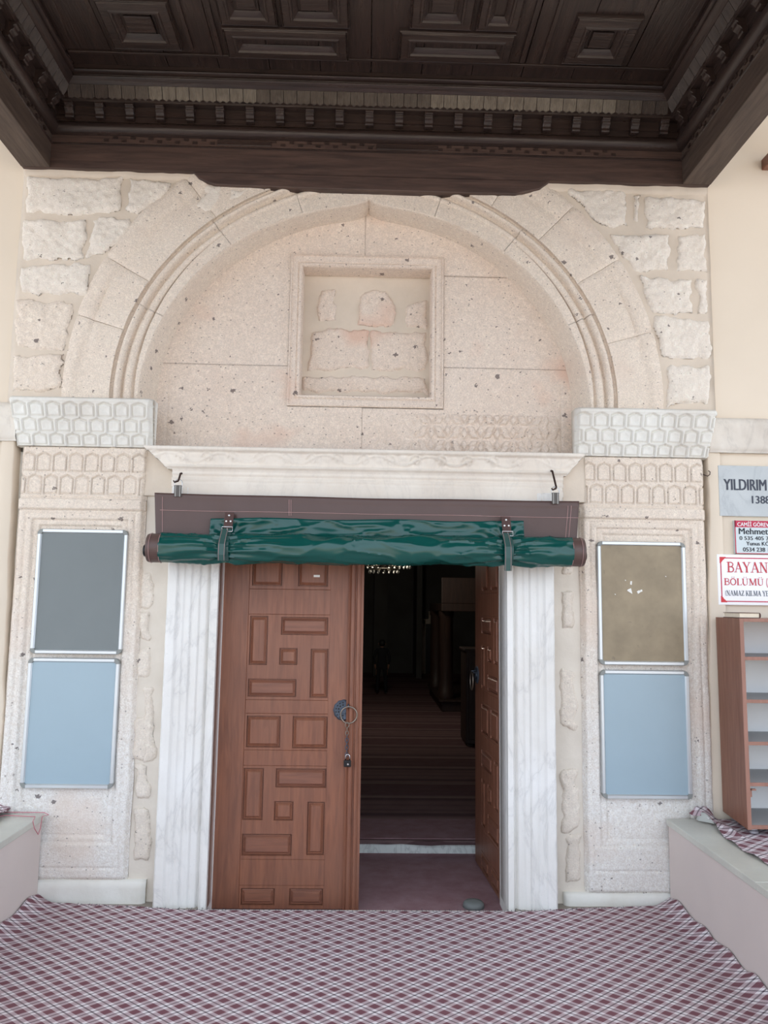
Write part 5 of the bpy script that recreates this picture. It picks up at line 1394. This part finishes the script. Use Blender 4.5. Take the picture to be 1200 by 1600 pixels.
# chandelier with hanging crystals
ch = at(600, 892, 6.0); CD = empty('chandelier', (ch.x, 6.0, ch.z)); tag(CD, 'crystal chandelier hanging in the dark hall behind the curtain', 'chandelier')
put(MB().tube([(ch.x + .36 * math.cos(a), 6.0 + .36 * math.sin(a), ch.z + .10) for a in np.linspace(0, 2 * math.pi, 33)[:-1]], .014, 8, True).tube([(ch.x + .20 * math.cos(a), 6.0 + .20 * math.sin(a), ch.z + .02) for a in np.linspace(0, 2 * math.pi, 25)[:-1]], .010, 8, True), 'hoop', 'brass', CD, smooth=True)
put(MB().tube([(ch.x, 6.0, ch.z + .02), (ch.x, 6.0, 6.4)], .008, 6).lathe((ch.x, 6.0, ch.z - .02), [(.01, 0), (.05, .03), (.03, .10), (.015, .16)], 14), 'stem', 'brass', CD, smooth=True, angle=50)
for k in range(6):
    a = k * math.pi / 3; put(MB().tube([(ch.x, 6.0, ch.z + .10), (ch.x + .2 * math.cos(a), 6.0 + .2 * math.sin(a), ch.z + .05), (ch.x + .36 * math.cos(a), 6.0 + .36 * math.sin(a), ch.z + .10)], .007, 6), 'arm', 'brass', CD, smooth=True)
crm = MB().lathe((0, 0, 0), [(.001, -.05), (.014, -.03), (.010, -.008), (.001, 0)], 6)
cr0 = finish('crystal', crm.v, crm.f, 'crystal', CD, local=True); u_ = False
for k in range(44):
    R_, zz_ = (.36, .085) if k < 28 else (.20, .01); a = 2 * math.pi * (k / 28 if k < 28 else (k - 28) / 16)
    o = cr0 if not u_ else cr0.copy()
    if u_: COL.objects.link(o)
    u_ = True; o.parent = CD; o.location = (R_ * math.cos(a), R_ * math.sin(a), zz_)
# figure standing with its back to the door
pf = atz(596, 1085, .006); H = 84 / F_PX * (pf - CAM).dot(FWD); k_ = H / 1.70
def person(cx_, cy_, k):
    J = {'pel': (0, 0, .92), 'wst': (0, .0, 1.05), 'chs': (0, .0, 1.27), 'nck': (0, .0, 1.44), 'nk2': (0, .01, 1.50), 'hd': (0, .015, 1.58), 'top': (0, .01, 1.655),
         'sl': (-.17, 0, 1.40), 'el': (-.25, -.01, 1.13), 'wl': (-.215, .05, .92), 'hl': (-.205, .07, .84), 'sr': (.17, 0, 1.40), 'er': (.25, -.01, 1.13), 'wr': (.215, .05, .92), 'hr': (.205, .07, .84),
         'pl': (-.10, 0, .88), 'kl': (-.125, .02, .48), 'al': (-.14, -.02, .09), 'tl': (-.15, .12, .035), 'pr': (.10, 0, .88), 'kr': (.125, .02, .48), 'ar': (.14, -.02, .09), 'tr': (.15, .12, .035)}
    R = dict(pel=.15, wst=.135, chs=.165, nck=.07, nk2=.055, hd=.095, top=.075, sl=.065, el=.045, wl=.033, hl=.03, sr=.065, er=.045, wr=.033, hr=.03, pl=.10, kl=.065, al=.045, tl=.035, pr=.10, kr=.065, ar=.045, tr=.035)
    Ed = [('pel', 'wst'), ('wst', 'chs'), ('chs', 'nck'), ('nck', 'nk2'), ('nk2', 'hd'), ('hd', 'top'), ('chs', 'sl'), ('sl', 'el'), ('el', 'wl'), ('wl', 'hl'), ('chs', 'sr'), ('sr', 'er'), ('er', 'wr'), ('wr', 'hr'), ('pel', 'pl'), ('pl', 'kl'), ('kl', 'al'), ('al', 'tl'), ('pel', 'pr'), ('pr', 'kr'), ('kr', 'ar'), ('ar', 'tr')]
    # fingers: four and a thumb on each hand
    for s_, h_ in ((-1, 'hl'), (1, 'hr')):
        hx, hy, hz = J[h_]
        for q in range(4):
            a = f'{h_}f{q}'; J[a + 'a'] = (hx + s_ * .004, hy - .022 + q * .016, hz - .035); J[a + 'b'] = (hx - s_ * .008, hy - .022 + q * .017, hz - .075 + abs(q - 1.4) * .007)
            R[a + 'a'] = .0095; R[a + 'b'] = .008; Ed += [(h_, a + 'a'), (a + 'a', a + 'b')]
        a = f'{h_}th'; J[a] = (hx - s_ * .012, hy + .045, hz - .02); R[a] = .0095; Ed.append((h_, a))
    names = list(J); me = bpy.data.meshes.new('person'); me.from_pydata([tuple(c * k for c in J[n]) for n in names], [(names.index(a), names.index(b)) for a, b in Ed], []); me.update()
    o = bpy.data.objects.new('person', me); COL.objects.link(o)
    sk_ = o.modifiers.new('skin', 'SKIN'); o.modifiers.new('sub', 'SUBSURF').levels = 2
    if not me.skin_vertices: me.attributes.new  # layer is made by the modifier below
    if not me.skin_vertices:
        bm = __import__('bmesh').new(); bm.from_mesh(me); bm.verts.layers.skin.verify(); bm.to_mesh(me); bm.free()
    for i, n in enumerate(names):
        me.skin_vertices[0].data[i].radius = (R[n] * k, R[n] * k * (.72 if n in ('chs', 'wst', 'pel') else 1))
    me.skin_vertices[0].data[names.index('pel')].use_root = True
    bpy.context.view_layer.update()
    ev = o.evaluated_get(bpy.context.evaluated_depsgraph_get()); m2 = bpy.data.meshes.new_from_object(ev)
    o.modifiers.clear(); o.data = m2; m2.name = 'person'
    for mt in ('dark_cloth', 'skin', 'shoe_pale'): m2.materials.append(MATS[mt])
    for p_ in m2.polygons:
        z = p_.center.z / k; x = abs(p_.center.x / k)
        p_.material_index = 1 if (z > 1.47 or (x > .17 and z < .93 and z > .6)) else (2 if z < .07 else 0)
        p_.use_smooth = True
    o.location = (cx_, cy_, .008)
    return o
pe = person(pf.x, pf.y, k_); tag(pe, 'small dark-clothed person standing with back turned inside the dim hall', 'person')
def child_of(o, par): o.parent = par; o.location = o.location - par.location; return o
hm = MB().lathe((pf.x, pf.y - .008 * k_, .008 + 1.52 * k_), [(.06 * k_, -.02 * k_), (.10 * k_, .03 * k_), (.108 * k_, .09 * k_), (.09 * k_, .15 * k_), (.04 * k_, .185 * k_)], 20)
h = put(hm, 'hair', 'hair', smooth=True); child_of(h, pe)
nm = MB().lathe((pf.x, pf.y + .105 * k_, .008 + 1.58 * k_), [(.012 * k_, -.02 * k_), (.006 * k_, .02 * k_)], 8); child_of(put(nm, 'nose', 'skin', smooth=True), pe)
for s_ in (-1, 1):
    em = MB().lathe((pf.x + s_ * .103 * k_, pf.y + .01 * k_, .008 + 1.575 * k_), [(.012 * k_, -.03 * k_), (.02 * k_, 0), (.012 * k_, .03 * k_)], 8); child_of(put(em, 'ear', 'skin', smooth=True), pe)

# dim lamp the hall has (in the chandelier)
ld = bpy.data.lights.new('chandelier_lamp', 'POINT'); ld.energy = 42; ld.color = (1, .9, .75); ld.shadow_soft_size = .15
lo = bpy.data.objects.new('chandelier_lamp', ld); COL.objects.link(lo); lo.location = (ch.x, 6.0, ch.z + .45)

# clean helper property
for o in bpy.data.objects:
    if '_o' in o: del o['_o']
